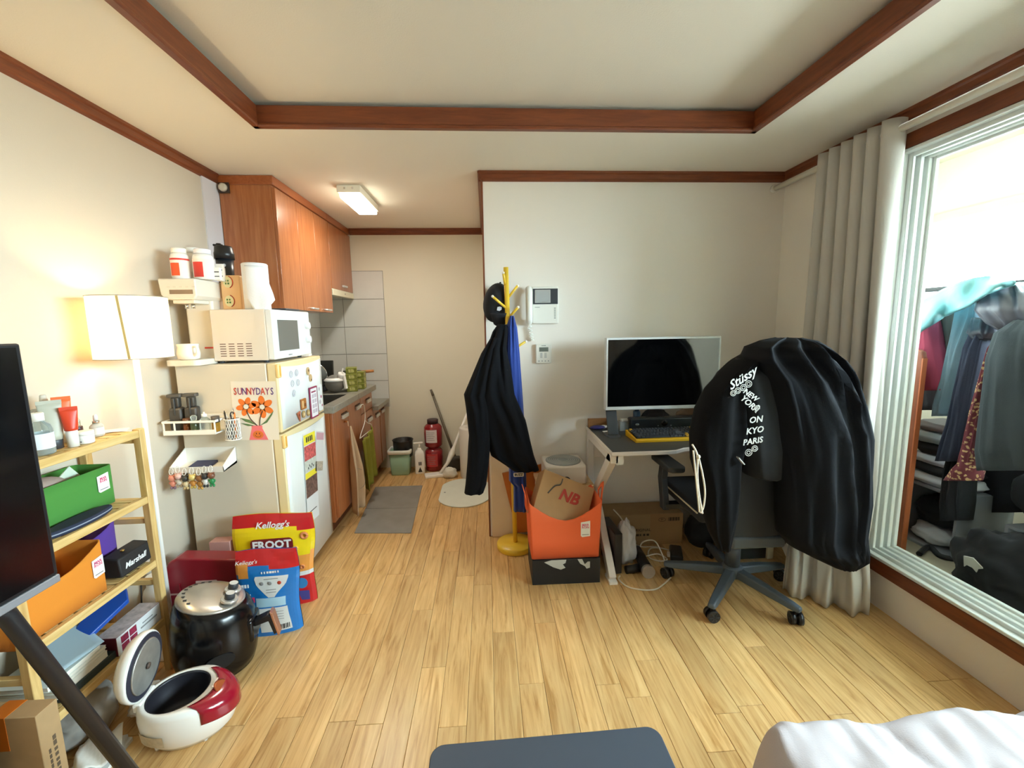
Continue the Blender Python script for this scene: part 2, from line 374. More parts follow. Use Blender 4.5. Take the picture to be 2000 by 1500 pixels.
# ================================================================ common materials
white = M('white_plastic', '#EFECE4', .4)
white2 = M('white_gloss', '#F2F0EA', .22)
black = M('black_plastic', '#17171A', .35)
blackg = M('black_gloss', '#0A0A0C', .2, spec=.45)
blackm = M('black_fabric', '#0B0C10', .95, bump=.2, bscale=500, spec=.2)
dgrey = M('dark_grey_plastic', '#3A3D42', .45)
silver = M('brushed_silver', '#C9C9C6', .3, metal=.9)
chrome = M('chrome', '#D8D8D8', .12, metal=1)
paper = M('white_paper', '#EDEBE4', .8)
cream = M('cream_plastic', '#EFE6D0', .45)
card = M('kraft_card', '#A98A62', .85, var=.06, vscale=20)
pine = wood('pine', '#C9A25E', '#DFC083', .5, 'X', 5, 12)
piney = wood('pine_long', '#C9A25E', '#DFC083', .5, 'Y', 5, 12)
pinez = wood('pine_upright', '#BF9657', '#DCBB7C', .5, 'Z', 5, 12)
glass = clear('clear_bottle', '#EAF0EE', opac=.12)
frost = clear('frosted_bottle', '#EDEBE2', opac=.5, rough=.4)
redp = M('red_plastic', '#D4401F', .4)
pink = M('pink_print', '#D84A7A', .7)
inkd = M('dark_ink', '#2A2A2E', .7)
inkg = M('grey_ink', '#8A8A8A', .7)

def lathe_thing(name, label, cat, loc, parts, group=None, rotz=0.):
    t = thing(name, label, cat, loc, rotz, group)
    for p in parts:
        nm, m, prof = p[:3]; kw = p[3] if len(p) > 3 else {}
        G().lathe(prof, **kw).build(nm, m, t)
    return t

# ---------------------------------------------------------------- slatted wooden shelf
SX0, SX1, SY0, SY1 = -1.568, -1.335, 1.195, 1.715
LV = (1.015, .752, .487, .233)
sh = thing('slatted_shelf', 'pale pine shelf rack with slatted tiers beside the left wall', 'shelf', (SX1, SY1, 0))
def srel(g): return g.move((-SX1, -SY1, 0))
PT = .027
for x in (SX0, SX1-PT):
    for y in (SY0, SY1-PT):
        srel(G().box(x, x+PT, y, y+PT, 0, LV[0]+.004)).build('post', pinez, sh, bevel=.002, seg=1)
for z in LV:
    for x in (SX0+.002, SX1-.02):
        srel(G().box(x, x+.018, SY0+PT, SY1-PT, z-.028, z)).build('rail', piney, sh, bevel=.0015, seg=1)
    y = SY0+.03
    pr = None
    while y+.042 < SY1-.02:
        if pr is None:
            pr = srel(G().box(SX0+.02, SX1-.022, y, y+.039, z-.014, z)).build('slat', pine, sh, bevel=.0015, seg=1); y0 = y
        else: share(pr, 'slat', sh, (0, y-y0, 0))
        y += .0515
for y in (SY0+.003, SY1-PT+.004):
    for z in (LV[0]-.03, .66, .40, LV[3]-.05):
        srel(G().box(SX0+PT, SX1-PT, y, y+.018, z-.022, z)).build('end_rail', pine, sh, bevel=.0015, seg=1)

# ---------------------------------------------------------------- things on the top tier
z1 = LV[0]+.001
t = lathe_thing('reagent_bottle', 'clear squat bottle with white cap and pale label on top tier', 'bottle', (-1.388, 1.382, z1),
    [('body', glass, [(.026,0),(.031,.004),(.031,.078),(.027,.092),(.014,.104),(.013,.112)]), ('cap', white, [(.0165,.106),(.0165,.129),(.015,.131)]),
     ('liquid', clear('pale_liquid','#F4F2EC',opac=.25), [(.029,.003),(.029,.05)])])
G().lathe([(.0316,.02),(.0316,.068)], cap0=False, cap1=False).build('paper_label', M('pale_blue_label','#DDE2EA',.7), t)
def squeeze_tube(name, label, loc, r, h, hc, mb, mc, rotz, capname='cap', fin=None):
    t = thing(name, label, 'tube', loc, rotz)
    G().lathe([(r*.9,0),(r*.92,hc*.9),(r*.86,hc)], n=20).build(capname, mc, t)
    rings = []
    for k in range(9):
        u = k/8; zz = hc+(h-hc)*u; sx = r*(1+.32*u); sy = r*(1-u)+.0015
        rings.append([(sx*math.cos(2*PI*j/20), sy*math.sin(2*PI*j/20), zz) for j in range(20)])
    b = G().ring_loft(rings).build('tube_body', mb, t)
    G().box(-r*1.32, r*1.32, -.0018, .0018, h-.004, h+.008).build('crimp', mb, b)
    return t
ft = PI/4
squeeze_tube('cream_tube', 'tall grey green cream tube standing on its dark cap', (-1.415, 1.452, z1), .022, .150, .030, M('sage_tube','#B9B8A6',.5), dgrey, ft)
squeeze_tube('cleanser_tube', 'bright red tube standing on a tall white cap', (-1.375, 1.470, z1), .0165, .125, .055, redp, white, ft)
squeeze_tube('sunscreen_tube', 'orange tube behind the bright red tube', (-1.455, 1.535, z1), .018, .15, .05, M('orange_tube','#E8682E',.45), white, ft)
t = lathe_thing('pump_bottle', 'clear round bottle with silver collar and white pump top', 'bottle', (-1.520, 1.545, z1),
    [('body', glass, [(.04,0),(.044,.005),(.044,.10),(.036,.116),(.013,.121)]), ('collar', chrome, [(.014,.121),(.014,.137)]), ('pump_cap', frost, [(.012,.137),(.009,.162),(.007,.165)])])
t = lathe_thing('toner_bottle', 'clear bottle with wide dark brown cap near the wall', 'bottle', (-1.535, 1.435, z1),
    [('body', glass, [(.03,0),(.033,.004),(.033,.118),(.016,.128)]), ('cap', M('dark_brown_cap','#3A3131',.4), [(.0195,.128),(.0195,.15),(.018,.152)])])
t = lathe_thing('lotion_bottle', 'grey frosted bottle with sloping shoulders half behind the television', 'bottle', (-1.535, 1.345, z1),
    [('body', M('grey_frost','#8E938C',.5), [(.034,0),(.038,.01),(.036,.08),(.022,.12),(.014,.128)]), ('cap', M('grey_cap','#83888A',.5), [(.015,.128),(.0135,.158),(.012,.16)])])
t = thing('perfume_bottle', 'flat clear perfume bottle with dark stopper behind the cream jar', 'bottle', (-1.53, 1.63, z1), ft)
G().box(-.03, .03, -.014, .014, 0, .06).build('body', glass, t, bevel=.006); G().box(-.012, .012, -.01, .01, .06, .085).build('stopper', glass, t, bevel=.003)
t = lathe_thing('cream_jar', 'small white jar with dark lettering beside the red tube', 'jar', (-1.372, 1.512, z1),
    [('body', white2, [(.02,0),(.0225,.003),(.0225,.026),(.021,.029)]), ('lid', paper, [(.0228,.029),(.0228,.041),(.021,.043)])])
text('N', inkd, t, (-.006, -.0231, .020), X, Z, .014); dashes(3, inkd, t, (.0, -.0231, .009), X, Z, .018, .004)
t = lathe_thing('balm_pot', 'tiny dark brown pot just behind the white jar', 'jar', (-1.425, 1.545, z1), [('body', M('plum_brown','#4A2A2A',.35), [(.013,0),(.014,.003),(.014,.03)]), ('lid', M('plum_lid','#3A2024',.4), [(.0146,.03),(.0146,.05),(.013,.052)])])
t = lathe_thing('dropper_bottle', 'small clear serum dropper bottle with silver collar', 'bottle', (-1.42, 1.612, z1),
    [('body', frost, [(.017,0),(.0195,.003),(.0195,.037),(.014,.044),(.009,.047)]), ('collar', chrome, [(.0105,.047),(.0105,.058)]), ('rubber_bulb', M('bulb_white','#E8E6E0',.6), [(.0065,.058),(.0065,.074),(.004,.079)])])
G().lathe([(.0199,.008),(.0199,.032)], cap0=False, cap1=False).build('paper_label', M('clear_white_label','#E6E3DA',.7), t)
for k, (x, y, a, l, w_, lab, nm, m) in enumerate(((-1.43, 1.672, .5, .11, .05, 'white glossy leaflet lying at the end of the top tier', 'leaflet', paper),
        (-1.475, 1.66, -.2, .10, .06, 'flat foil sachet with maroon edge lying under the leaflet', 'sachet', M('sachet_foil','#C8B8B4',.4)))):
    o = G().prism(rrect(-l/2, l/2, -w_/2, w_/2, .004, 2), .0025).build(nm, m, loc=(x, y, z1+(.003 if k == 0 else 0)), rot=(0,0,a)); tag(o, lab, 'leaflet' if k == 0 else 'sachet')

# ---------------------------------------------------------------- felt baskets
def felt(name, col): return M(name, col, .95, bump=.25, bscale=900)
def basket(name, label, loc, x0, x1, y0, y1, h, m, dip=.0, round_=.02, taper=.0, flaps=False):
    """open felt box: wall follows a rounded outline, rim dips in the middle"""
    t = thing(name, label, 'basket', loc)
    o4 = rrect(x0, x1, y0, y1, round_, 5); out = []; th = .004
    for a_, b_ in zip(o4, o4[1:]+o4[:1]):
        k_ = 8 if math.hypot(b_[0]-a_[0], b_[1]-a_[1]) > .05 else 1
        out += [(a_[0]+(b_[0]-a_[0])*i_/k_, a_[1]+(b_[1]-a_[1])*i_/k_) for i_ in range(k_)]
    n = len(out)
    cx, cy = (x0+x1)/2, (y0+y1)/2
    def rim(p): 
        u = 1-abs((p[1]-cy)/((y1-y0)/2)) if (y1-y0) > (x1-x0) else 1-abs((p[0]-cx)/((x1-x0)/2))
        return h - dip*math.sin(max(0, min(1, u))*PI/2)
    def ins(p, d): return (p[0]-math.copysign(min(d, abs(p[0]-cx)), p[0]-cx), p[1]-math.copysign(min(d, abs(p[1]-cy)), p[1]-cy))
    def tp(p, z): k = 1-taper*(1-z/h); return (cx+(p[0]-cx)*k, cy+(p[1]-cy)*k, z)
    rings = [[tp(p, 0) for p in out], [tp(p, h*.3) for p in out], [tp(p, h*.65) for p in out], [tp(p, rim(p)) for p in out], [tp(ins(p, th), rim(p)) for p in out], [tp(ins(p, th), .004) for p in out]]
    G().ring_loft(rings, True, True).build('felt_wall', m, t)
    return t
grn = felt('green_felt', '#4A8A3A'); orf = felt('amber_felt', '#DB8628'); ore = felt('orange_felt', '#E8683A'); pur = felt('purple_felt', '#5A3A93')
def hang_tag(t, o, ax, ay, w_, h, lines=('MAR','RON')):
    o = Vector(o); ax = Vector(ax).normalized(); ay = Vector(ay).normalized(); nz = ax.cross(ay)
    k = G().prism([(-w_*.5,-h*.42),(-w_*.35,-h*.5),(w_*.5,-h*.45),(w_*.5,h*.5),(-w_*.5,h*.42)], .0012, o, ax, ay).build('swing_tag', paper, t)
    for i, s in enumerate(lines): text(s, pink, k, o+ay*(h*(.25-.15*i))+nz*.0014, ax, ay, h*.2, bold=.0003)
    G().prism([(-w_*.36,-h*.36),(w_*.36,-h*.36),(w_*.36,-h*.33),(-w_*.36,-h*.33)], .0004, o+nz*.0012, ax, ay).build('bar', inkd, k)
z2 = LV[1]+.001
t = basket('felt_basket', 'green felt storage basket with white swing tag on the slatted shelf', (-1.42, 1.655, z2), -.14, 0, -.425, 0, .145, grn, 0, .018)
hang_tag(t, (.0025, -.052, .09), Y, Z, .047, .066)
o = G().sphere((0,0,0), 1, 16, 10, .05, .10, .045).build('pouch', M('taupe_pouch','#A8958A',.8,bump=.3,bscale=60), loc=(-1.48, 1.43, z2+.12)); tag(o, 'taupe cloth pouch bulging out of the green basket', 'pouch')
o = G().box(-.003, .003, -.045, .045, -.06, .06).build('card_pack', M('pale_green_card','#C9D6C6',.6), loc=(-1.465, 1.545, z2+.098), rot=(.5, -.25, 0), bevel=.002); tag(o, 'pale green card pack sticking out of the green basket', 'card')
o = G().box(-.02, .02, -.03, .03, -.05, .03).build('snack_pack', M('red_white_pack','#C9302A',.5), loc=(-1.47, 1.32, z2+.115), rot=(.2,.1,.3), bevel=.006); tag(o, 'small red wrapped packet at the near end of the green basket', 'packet')
t = thing('pencil_case', 'flat navy pencil case with pale zip in front of the green basket', 'case', (-1.375, 1.45, z2), .0)
navy = M('navy_cloth', '#232B40', .85, bump=.2, bscale=400)
G().lathe([(.9,0),(1,.2),(1,.4),(1,.62),(1,.8),(.92,1)], n=28).xf(Matrix.Diagonal((.033,.12,.022,1))).build('cloth_body', navy, t)
G().lathe([(1.012,.45),(1.012,.62)], n=28, cap0=False, cap1=False).xf(Matrix.Diagonal((.033,.12,.022,1))).build('zip', M('zip_grey','#8D96A8',.5), t)
z3 = LV[2]+.001
t = basket('felt_basket', 'amber orange felt basket with swing tag below the green basket', (-1.36, 1.50, z3), -.16, 0, -.30, 0, .185, orf, .05, .012)
hang_tag(t, (.0025, -.03, .10), Y, Z, .042, .07)
t = thing('felt_bag', 'purple felt bag with soft folded rim beside the black speaker', 'bag', (-1.505, 1.615, z3))
rings = []
for k in range(8):
    u = k/7; zz = .16*u; ring = []
    for j in range(24):
        a = 2*PI*j/24; rx = .055*(1+.15*u+.05*math.sin(3*a+2*u)); ry = .075*(1+.12*u+.06*math.sin(2*a+u*2))
        ring.append((rx*math.cos(a)*(1 if k else .9), ry*math.sin(a), zz + (.035*math.cos(a-1.2) if k == 7 else .02*u*math.cos(a-1.2))))
    rings.append(ring)
rings += [[(x*.93, y*.93, z) for x, y, z in rings[-1]], [(x*.8, y*.8, .01) for x, y, z in rings[0]]]
G().ring_loft(rings).build('felt_wall', pur, t)
G().tube(curve([(-.01,-.06,.15),(.0,-.01,.168),(.015,.05,.17)]), .006).build('cord', M('tan_cord','#C59A6A',.8), t)
t = thing('speaker', 'small black portable speaker with white script lettering on the slatted shelf', 'speaker', (-1.352, 1.70, z3))
lea = M('black_leatherette', '#1D1D20', .6, bump=.25, bscale=600)
G().ring_loft([[(-.088,-.15,.006),(-.002,-.15,.006),(-.008,-.15,.078),(-.07,-.15,.084)],[(-.088,0,.006),(-.002,0,.006),(-.008,0,.078),(-.07,0,.084)]], smooth=False).build('body', lea, t, bevel=.006)
text('Marshall', M('white_print','#EDEDED',.5), t, (-.0035, -.082, .040), Y, Vector((-.08,0,1)), .029, shear=.35, name='script_lettering', bold=.0006)
G().cyl((-.04,-.09,.082),(-.04,-.09,.086),.007).build('knob', M('brass','#B8934A',.3,metal=1), t)
for y in (-.12,-.03): G().cyl((-.02,y,0),(-.02,y,.008),.006).build('foot', black, t)
# lowest tier: board, booklets, sheets and the printed carton
z4 = LV[3]+.001
o = G().box(-.19, 0, -.235, 0, 0, .026).build('flat_case', M('dark_slate_green','#2F3B39',.5), loc=(-1.352, 1.525, z4), bevel=.003); tag(o, 'flat dark slate green case at the bottom of the lowest tier', 'case')
zz = z4+.027
bk = None
for k, (dy, th, m_, lab) in enumerate(((0, .022, '#E4E0CE', 'thick cream booklet lying directly on the dark slate case'), (-.006, .010, '#DDE0D6', 'thin white booklet second from the bottom of the stack'),
        (-.002, .011, '#E6E8E0', 'pale white booklet third from the bottom of the stack'), (-.022, .016, '#E3E9E2', 'thick white booklet at the top of the booklet stack'))):
    t = thing('booklet', lab, 'booklet', (-1.356, 1.455+dy, zz), 0, 'booklets on the lowest tier')
    G().box(-.17, -.001, -.18, -.001, .0012, th-.0012).build('pages', M('page_edge','#E9E6DA',.8), t)
    G().box(-.172, 0, -.182, 0, 0, .001).box(-.172, 0, -.182, 0, th-.001, th).box(-.172,-.171,-.182,0,0,th).build('cover', M('cover%d' % k, m_, .6), t)
    zz += th+.0006
o = G().grid(lambda u, v: (-.18*u, -.20*v+.10*u, .004*math.sin(u*3)+.10*u*u*.4+.02*v), 10, 8).build('sheet_folder', clear('pale_blue_sheet','#B9D2DE',opac=.75,rough=.25), loc=(-1.352, 1.445, zz+.002), solid=.0015); tag(o, 'pale blue translucent sheet folder lying on the booklets', 'folder')
t = thing('printed_carton', 'white and burgundy printed carton at the end of the lowest tier', 'carton', (-1.345, 1.685, z4), 0)
G().box(-.075, 0, -.205, 0, 0, .072).build('box', [M('burgundy_print','#5A1426',.5)], t, bevel=.002)
G().box(-.0, .0008, -.204, -.001, .001, .071).build('side_print', M('carton_white','#DADCDD',.6), t)
for i in range(2):
    for j in range(2): G().box(.0008, .0014, -.187+i*.037, -.155+i*.037, .008+j*.03, .034+j*.03).build('picture_panel', M('burgundy_photo','#8A2440',.6,var=.4,vscale=90), t)
G().box(.0008,.0014,-.10,-.02,.03,.036).box(.0008,.0014,-.09,-.04,.045,.049).build('print_line', inkg, t)
G().box(-.074, -.001, -.203, -.001, .072, .0727).build('top_print', M('carton_top','#B9AFB0',.6,var=.3,vscale=50), t)
o = G().prism([(0,0),(.05,.0),(.09,.17),(.05,.22),(-.02,.16)], .02).build('blue_folder', M('royal_blue_vinyl','#1F4FA8',.3), loc=(-1.475, 1.44, z4+.078), rot=(.38, .12, .05), bevel=.004); tag(o, 'royal blue vinyl folder wedged behind the printed carton', 'folder')

# ---------------------------------------------------------------- television and its easel stand
tv = thing('television', 'black flat television seen edge on at the far left', 'television', (-.985, .47, .845))
G().box(0, .028, -.465, .475, .018, .525).build('panel', black, tv, bevel=.004)
G().box(.028, .0288, -.455, .465, .026, .517).build('screen', M('tv_screen','#08080A',.12,coat=.3), tv)
G().box(0, .030, -.465, .476, 0, .018).build('bottom_bezel', M('grey_silver_bezel','#9A9CA2',.35,metal=.5), tv, bevel=.003)
G().box(-.05, 0, -.2, .2, .1, .4).build('back_housing', black, tv, bevel=.01)
G().box(-.075, -.05, -.06, .06, .16, .36).build('mount_plate', dgrey, tv)
st = thing('tv_stand', 'black tripod television stand with a slanting tubular leg', 'tv stand', (-1.08, .62, 0))
def strel(p): return (p[0]+1.08, p[1]-.62, p[2])
hub = Vector((-1.085, .60, 1.15)); A = P(12, 1200, x=-1.035); B = P(318, 1590, z=.012)
bar = M('black_tube', '#1B1B1E', .38)
for a, b in ((hub, None), (hub, Vector((-1.02, .05, .012))), (hub, Vector((-1.48, .52, .012)))):
    pts = [hub, A, B] if b is None else [a, b]
    lg = G().tube([strel(q) for q in pts], .0175, 14).build('leg', bar, st)
    e = B if b is None else b; G().cyl(strel((e[0],e[1],0)), strel((e[0],e[1],.03)), .021).build('rubber_foot', black, lg)
G().tube([strel((-1.085,.6,.95)), strel((-1.085,.6,1.3))], .02, 14).build('column', bar, st)
G().box(-.025, .02, -.15, .12, 1.1, 1.13).build('bracket', bar, st)

# ---------------------------------------------------------------- floor lamp
lamp = thing('floor_lamp', 'lit floor lamp with white drum shade and slim white pole', 'lamp', (-1.415, 1.82, 0))
G().lathe([(.085,0),(.085,.012),(.02,.02)], n=28).build('base', white, lamp)
G().cyl((0,0,.015),(0,0,1.34),.0105,n=14).build('pole', M('white_metal','#F0EEE8',.4), lamp)
def shade_mat():
    m = bpy.data.materials.new('lamp_shade_cloth'); m.use_nodes = True; nt = m.node_tree; nt.nodes.clear(); L = nt.links.new
    o = nt.nodes.new('ShaderNodeOutputMaterial'); d = nt.nodes.new('ShaderNodeBsdfDiffuse'); tr = nt.nodes.new('ShaderNodeBsdfTranslucent'); mx = nt.nodes.new('ShaderNodeMixShader')
    d.inputs[0].default_value = lin('#F4EAD0'); tr.inputs[0].default_value = lin('#FFF3D6'); mx.inputs[0].default_value = .6
    L(d.outputs[0], mx.inputs[1]); L(tr.outputs[0], mx.inputs[2]); L(mx.outputs[0], o.inputs[0]); return m
G().lathe([(.125,1.285),(.125,1.395),(.125,1.525)], n=40, cap0=False, cap1=False).build('lamp_shade', shade_mat(), lamp)
G().beam((.062,-.109,1.287),(.050,-.1155,1.523),.008,.002,up=(.6,-.75,0)).build('seam', M('seam_tan','#B5985A',.8), lamp)
for z in (1.285,1.525): G().tube([(.125*math.cos(a*PI/20),.125*math.sin(a*PI/20),z) for a in range(41)],.0018,6).build('wire_ring', M('wire_grey','#9A968C',.5), lamp)
bulbm = M('bulb_glow', '#FFF2D8', .4, emit='#FFE2B0', estr=60)
G().sphere((0,0,1.41),.03,14,10).build('bulb', bulbm, lamp)
li = bpy.data.lights.new('lamp_light', 'POINT'); li.energy = 5.6; li.color = (1, .72, .38); li.shadow_soft_size = .035
lo = bpy.data.objects.new('lamp_light', li); COL.objects.link(lo); lo.parent = lamp; lo.location = (0,0,1.41)
# lamp cable down the wall and white jug behind the shelf
o = G().tube(curve([(-1.56,1.74,.62),(-1.545,1.76,.50),(-1.50,1.80,.40),(-1.51,1.80,.2),(-1.50,1.8,.006)],8),.003).build('power_cable', M('dark_cable','#33302E',.5)); tag(o, 'thin dark cable hanging down behind the slatted shelf', 'cable')
t = thing('plastic_jug', 'white plastic jug with grey handle strap behind the slatted shelf', 'jug', (-1.525, 1.90, 0))
G().lathe([(.045,0),(.05,.01),(.05,.20),(.042,.235),(.03,.25),(.03,.27)], n=24).build('body', white, t)
G().lathe([(.033,.27),(.033,.295),(.028,.3)], n=20).build('cap', white, t)
# ---------------------------------------------------------------- floor, lower left
t = thing('shipping_carton', 'narrow kraft carton with orange tape at the bottom left corner', 'carton', (-1.257, 1.15, 0))
G().box(-.165, 0, -.03, .03, 0, .35).build('box', card, t, bevel=.002)
G().box(-.13, -.08, -.0307, .0307, .3495, .351).box(-.13, -.08, -.0312, -.03, .25, .351).build('tape', M('orange_tape','#C96A1E',.35), t)
dashes(7, M('stamp_ink','#5A4A38',.8), t, (.0002, .006, .2), Z, -Y, .12, .009, 'stamp'); dashes(5, M('stamp_ink','#5A4A38',.8), t, (.0002, -.01, .19), Z, -Y, .08, .006, 'stamp')
t = thing('carry_bag', 'glossy black bag slumped beside the slatted shelf at far left', 'bag', (-1.42, 1.05, 0))
G().ring_loft([[(.09*s_*math.cos(2*PI*j/20)*(1+.1*math.sin(3*j)), .07*s_*math.sin(2*PI*j/20), z) for j in range(20)] for s_, z in ((.85,0),(1,.04),(1.02,.3),(.95,.42),(.7,.5),(.3,.53))]).build('body', blackg, t)
G().tube(curve([(.05,.0,.5),(.08,.02,.42),(.095,.0,.36)]),.006).build('strap', dgrey, t)
o = G().box(-.06,.06,-.05,.05,0,.60).build('brown_carton', M('brown_card','#7A4A26',.8), loc=(-1.50,.90,0), bevel=.003); tag(o, 'tall brown carton almost hidden behind the television', 'carton')
for k, (x, y, a, lab) in enumerate(((-1.29,1.285,.25,'white printed booklet on top of the floor pile by the black leg'),(-1.295,1.295,.05,'white printed booklet at the bottom of the floor pile by the black leg'))):
    o = G().prism(rrect(-.055,.055,-.08,.08,.003,1),.012).build('magazine', M('magazine_white%d'%k,'#D9DCDA',.45,var=.08,vscale=25), loc=(x,y,.013*(1-k)), rot=(0,0,a)); tag(o, lab, 'magazine', 'magazines on the floor')
o = G().grid(lambda u,v: ((u-.5)*.11,(v-.5)*.14,.012+.022*math.sin(u*5+v*3)**2),10,10).build('loose_sheet', paper, loc=(-1.285,1.30,.027), rot=(0,0,.6), solid=.001); tag(o, 'curled cream paper sheet on the floor beside the rice cooker', 'paper')
def crumple(name, label, cat, loc, r, m, s=(1,1,1), amp=.25, fr=14., seed=0., nn=28, mm=18):
    g = G().sphere((0,0,0), 1, nn, mm)
    vs = []
    for v in g.v:
        p = Vector(v); d = 1+amp*(noise.noise(p*2.1+Vector((seed,0,0)))+.5*noise.noise(p*4.3+Vector((0,seed,0))))
        q = Vector((p.x*d*s[0]*r, p.y*d*s[1]*r, p.z*d*s[2]*r)); q.z = max(q.z, -s[2]*r*.82); vs.append(q)
    zmin = min(v.z for v in vs); g.v = [(v.x, v.y, v.z-zmin) for v in vs]
    o = g.build(name, m, loc=loc); return tag(o, label, cat)
plasticbag = clear('thin_plastic_bag', '#D9D5CC', opac=.55, rough=.3)
crumple('plastic_bag', 'crumpled clear plastic bag on the floor under the slatted shelf', 'bag', (-1.43,1.42,.0), .08, plasticbag, (1,1.2,1.0), .35, seed=3)
crumple('tissue_wad', 'crumpled white tissue pack between the shelf and rice cooker', 'tissue', (-1.28,1.50,0), .05, paper, (1,1.3,.9), .3, seed=9)
# ---------------------------------------------------------------- rice cooker, lid open
rc = thing('rice_cooker', 'white rice cooker with open lid and crimson front panel', 'rice cooker', (-1.075, 1.405, 0), math.radians(9)); rc.scale = (.94,.94,.94)
cw = M('cooker_white', '#EEEDE8', .25, coat=.3); crm = M('crimson_gloss', '#8E0F26', .15, coat=.6)
# front of the cooker is local +x ; hinge at local -x
def egg(a, z, gx=.155, gy=.122, front=1.12):
    x = math.cos(a); return Vector((gx*x*(front if x > 0 else .95), gy*math.sin(a), z))
N = 40
prof = [(.55,0),(.72,.004),(.86,.03),(.97,.075),(1.0,.115),(.985,.145),(.95,.165)]
def tilt(p): return Vector((p.x, p.y, p.z*(1-.55*max(0, p.x/.155-.15)**1.6*.5) if p.z > .1 else p.z))
rings = [[tilt(egg(2*PI*k/N, z)*1.0 if False else Vector((egg(2*PI*k/N,0).x*s_, egg(2*PI*k/N,0).y*s_, z))) for k in range(N)] for s_, z in prof]
def rimr(r, z): return [Vector((r*math.cos(2*PI*k/N)-.02, r*math.sin(2*PI*k/N), z)) for k in range(N)]
rings += [rimr(.100,.166), rimr(.097,.16)]
G().ring_loft(rings, True, False).build('body', cw, rc)
pot = M('pot_dark', '#2B2A31', .4, metal=.3)
G().ring_loft([rimr(.0985,.163), rimr(.096,.165), rimr(.094,.155), rimr(.092,.06), rimr(.07,.045)], False, True).build('inner_pot', [pot], rc)
G().lathe([(.07,.047),(.0705,.0475)], (-.02,0,0), 30).build('pot_bottom', M('pot_floor','#8C8478',.4,metal=.4), rc)
# crimson panel: patch of the shell towards the front
def panel(u, v):
    a = (u-.5)*2*1.02; i = .55+ (v)*.62
    s_ = 1.004; k0 = egg(a, 0)
    if v < .5:   # side of shell from z .11 up
        w_ = v/.5; z = .105+.048*w_; s_ = 1.006-.018*w_
        p = Vector((k0.x*s_, k0.y*s_, z+.002))
    else:
        w_ = (v-.5)/.5; p0 = Vector((k0.x*.988, k0.y*.988, .153)); r1 = Vector((.106*math.cos(a)*1.0-.02+.012, .106*math.sin(a), .1685)); p = p0.lerp(r1, w_); p.z += .006*math.sin(w_*PI)+.001
    return tilt(p) if v < .6 else p.lerp(tilt(p), .6)
pn = G().grid(panel, 20, 10).build('control_panel', crm, rc, solid=.002)
G().lathe([(.030,0),(.030,.003),(.024,.005)], n=24).xf(Matrix.Translation((.121,0,.152)) @ Matrix.Rotation(.62,4,'Y')).build('button', M('copper_button','#A5562E',.3,metal=.4), pn)
dashes(6, M('panel_print','#E8C8B8',.5), pn, (.098,.004,.1705), -Y, Vector((-1,0,.3)), .045, .006)
G().grid(lambda u,v: Vector((egg(-2.45+.75*u,0).x*(.955+.03*v), egg(-2.45+.75*u,0).y*(.955+.03*v), .052+.042*v))*1.0, 8, 4).move((-.002,-.004,0)).build('worn_label', M('worn_sticker','#BFB195',.8,var=.15,vscale=60), rc)
for a in (.8,-.8,2.3,-2.3): G().cyl((.11*math.cos(a),.085*math.sin(a),0),(.11*math.cos(a),.085*math.sin(a),.012),.008,n=10).build('foot', cw, rc)
G().box(-.145,-.118,-.045,.045,.14,.172).build('hinge_block', cw, rc, bevel=.004)
# lid standing open at the hinge
lidm = Matrix.Translation((-.128,0,.168)) @ Matrix.Rotation(math.radians(-84),4,'Y') @ Matrix.Translation((.118,0,0))
def lidring(r, z, st=1.0): return [Vector((r*math.cos(2*PI*k/N)*st, r*math.sin(2*PI*k/N)*.93, z)) for k in range(N)]
lid = G().ring_loft([lidring(.115,0),lidring(.119,.006),lidring(.115,.026),lidring(.095,.046),lidring(.055,.055)]).xf(lidm).build('lid', cw, rc)
G().ring_loft([lidring(.111,-.003),lidring(.111,.002)]).xf(lidm).build('gasket', M('rubber_navy','#2A2A38',.6), lid)
G().ring_loft([lidring(.089,-.008),lidring(.093,-.003)]).xf(lidm).build('inner_plate', M('aluminium_plate','#B9B9B4',.4,metal=.7,var=.1,vscale=30), lid)
G().lathe([(.011,0),(.011,.004),(.006,.006)],n=14).xf(lidm @ Matrix.Translation((0,0,-.011)) @ Matrix.Rotation(PI,4,'X')).build('valve', M('valve_brown','#54463E',.5), lid)
# ---------------------------------------------------------------- air fryer
af = thing('air_fryer', 'glossy black air fryer with silver dial panel and copper handle', 'air fryer', (-1.158, 1.705, 0), math.radians(12))
N = 40
def afr(z, s_, tl=0.): return [Vector((.148*s_*math.cos(2*PI*k/N)*(1.06 if math.cos(2*PI*k/N) > 0 else 1), .148*s_*math.sin(2*PI*k/N), z - tl*math.cos(2*PI*k/N))) for k in range(N)]
G().ring_loft([afr(0,.78),afr(.006,.86),afr(.04,.93),afr(.10,1.0),afr(.17,1.0,.003),afr(.23,.95,.010),afr(.27,.885,.018),afr(.295,.80,.026),afr(.305,.70,.03)]).build('body', blackg, af)
G().ring_loft([afr(.300,.775,.028),afr(.306,.772,.0285),afr(.312,.72,.030),afr(.318,.5,.028),afr(.320,.2,.012)]).build('top_panel', M('satin_silver','#C6C2BA',.3,metal=.75), af)
tm = Matrix.Translation((.05,0,.312)) @ Matrix.Rotation(.22,4,'Y')
for x, y in ((.022,.033),(.032,-.038)):
    k = G().lathe([(.031,-.004),(.031,.003),(.028,.006)],(x,y,0),24).xf(tm).build('knob_ring', M('satin_silver2','#D5D3CE',.25,metal=.6), af)
    kb = G().lathe([(.019,.005),(.018,.026),(.016,.028)],(x,y,0),20).xf(tm).build('knob', dgrey, k); G().lathe([(.016,.0282),(.016,.0288)],(x,y,0),20).xf(tm).build('knob_cap', M('knob_grey','#C8C8C6',.4), k)
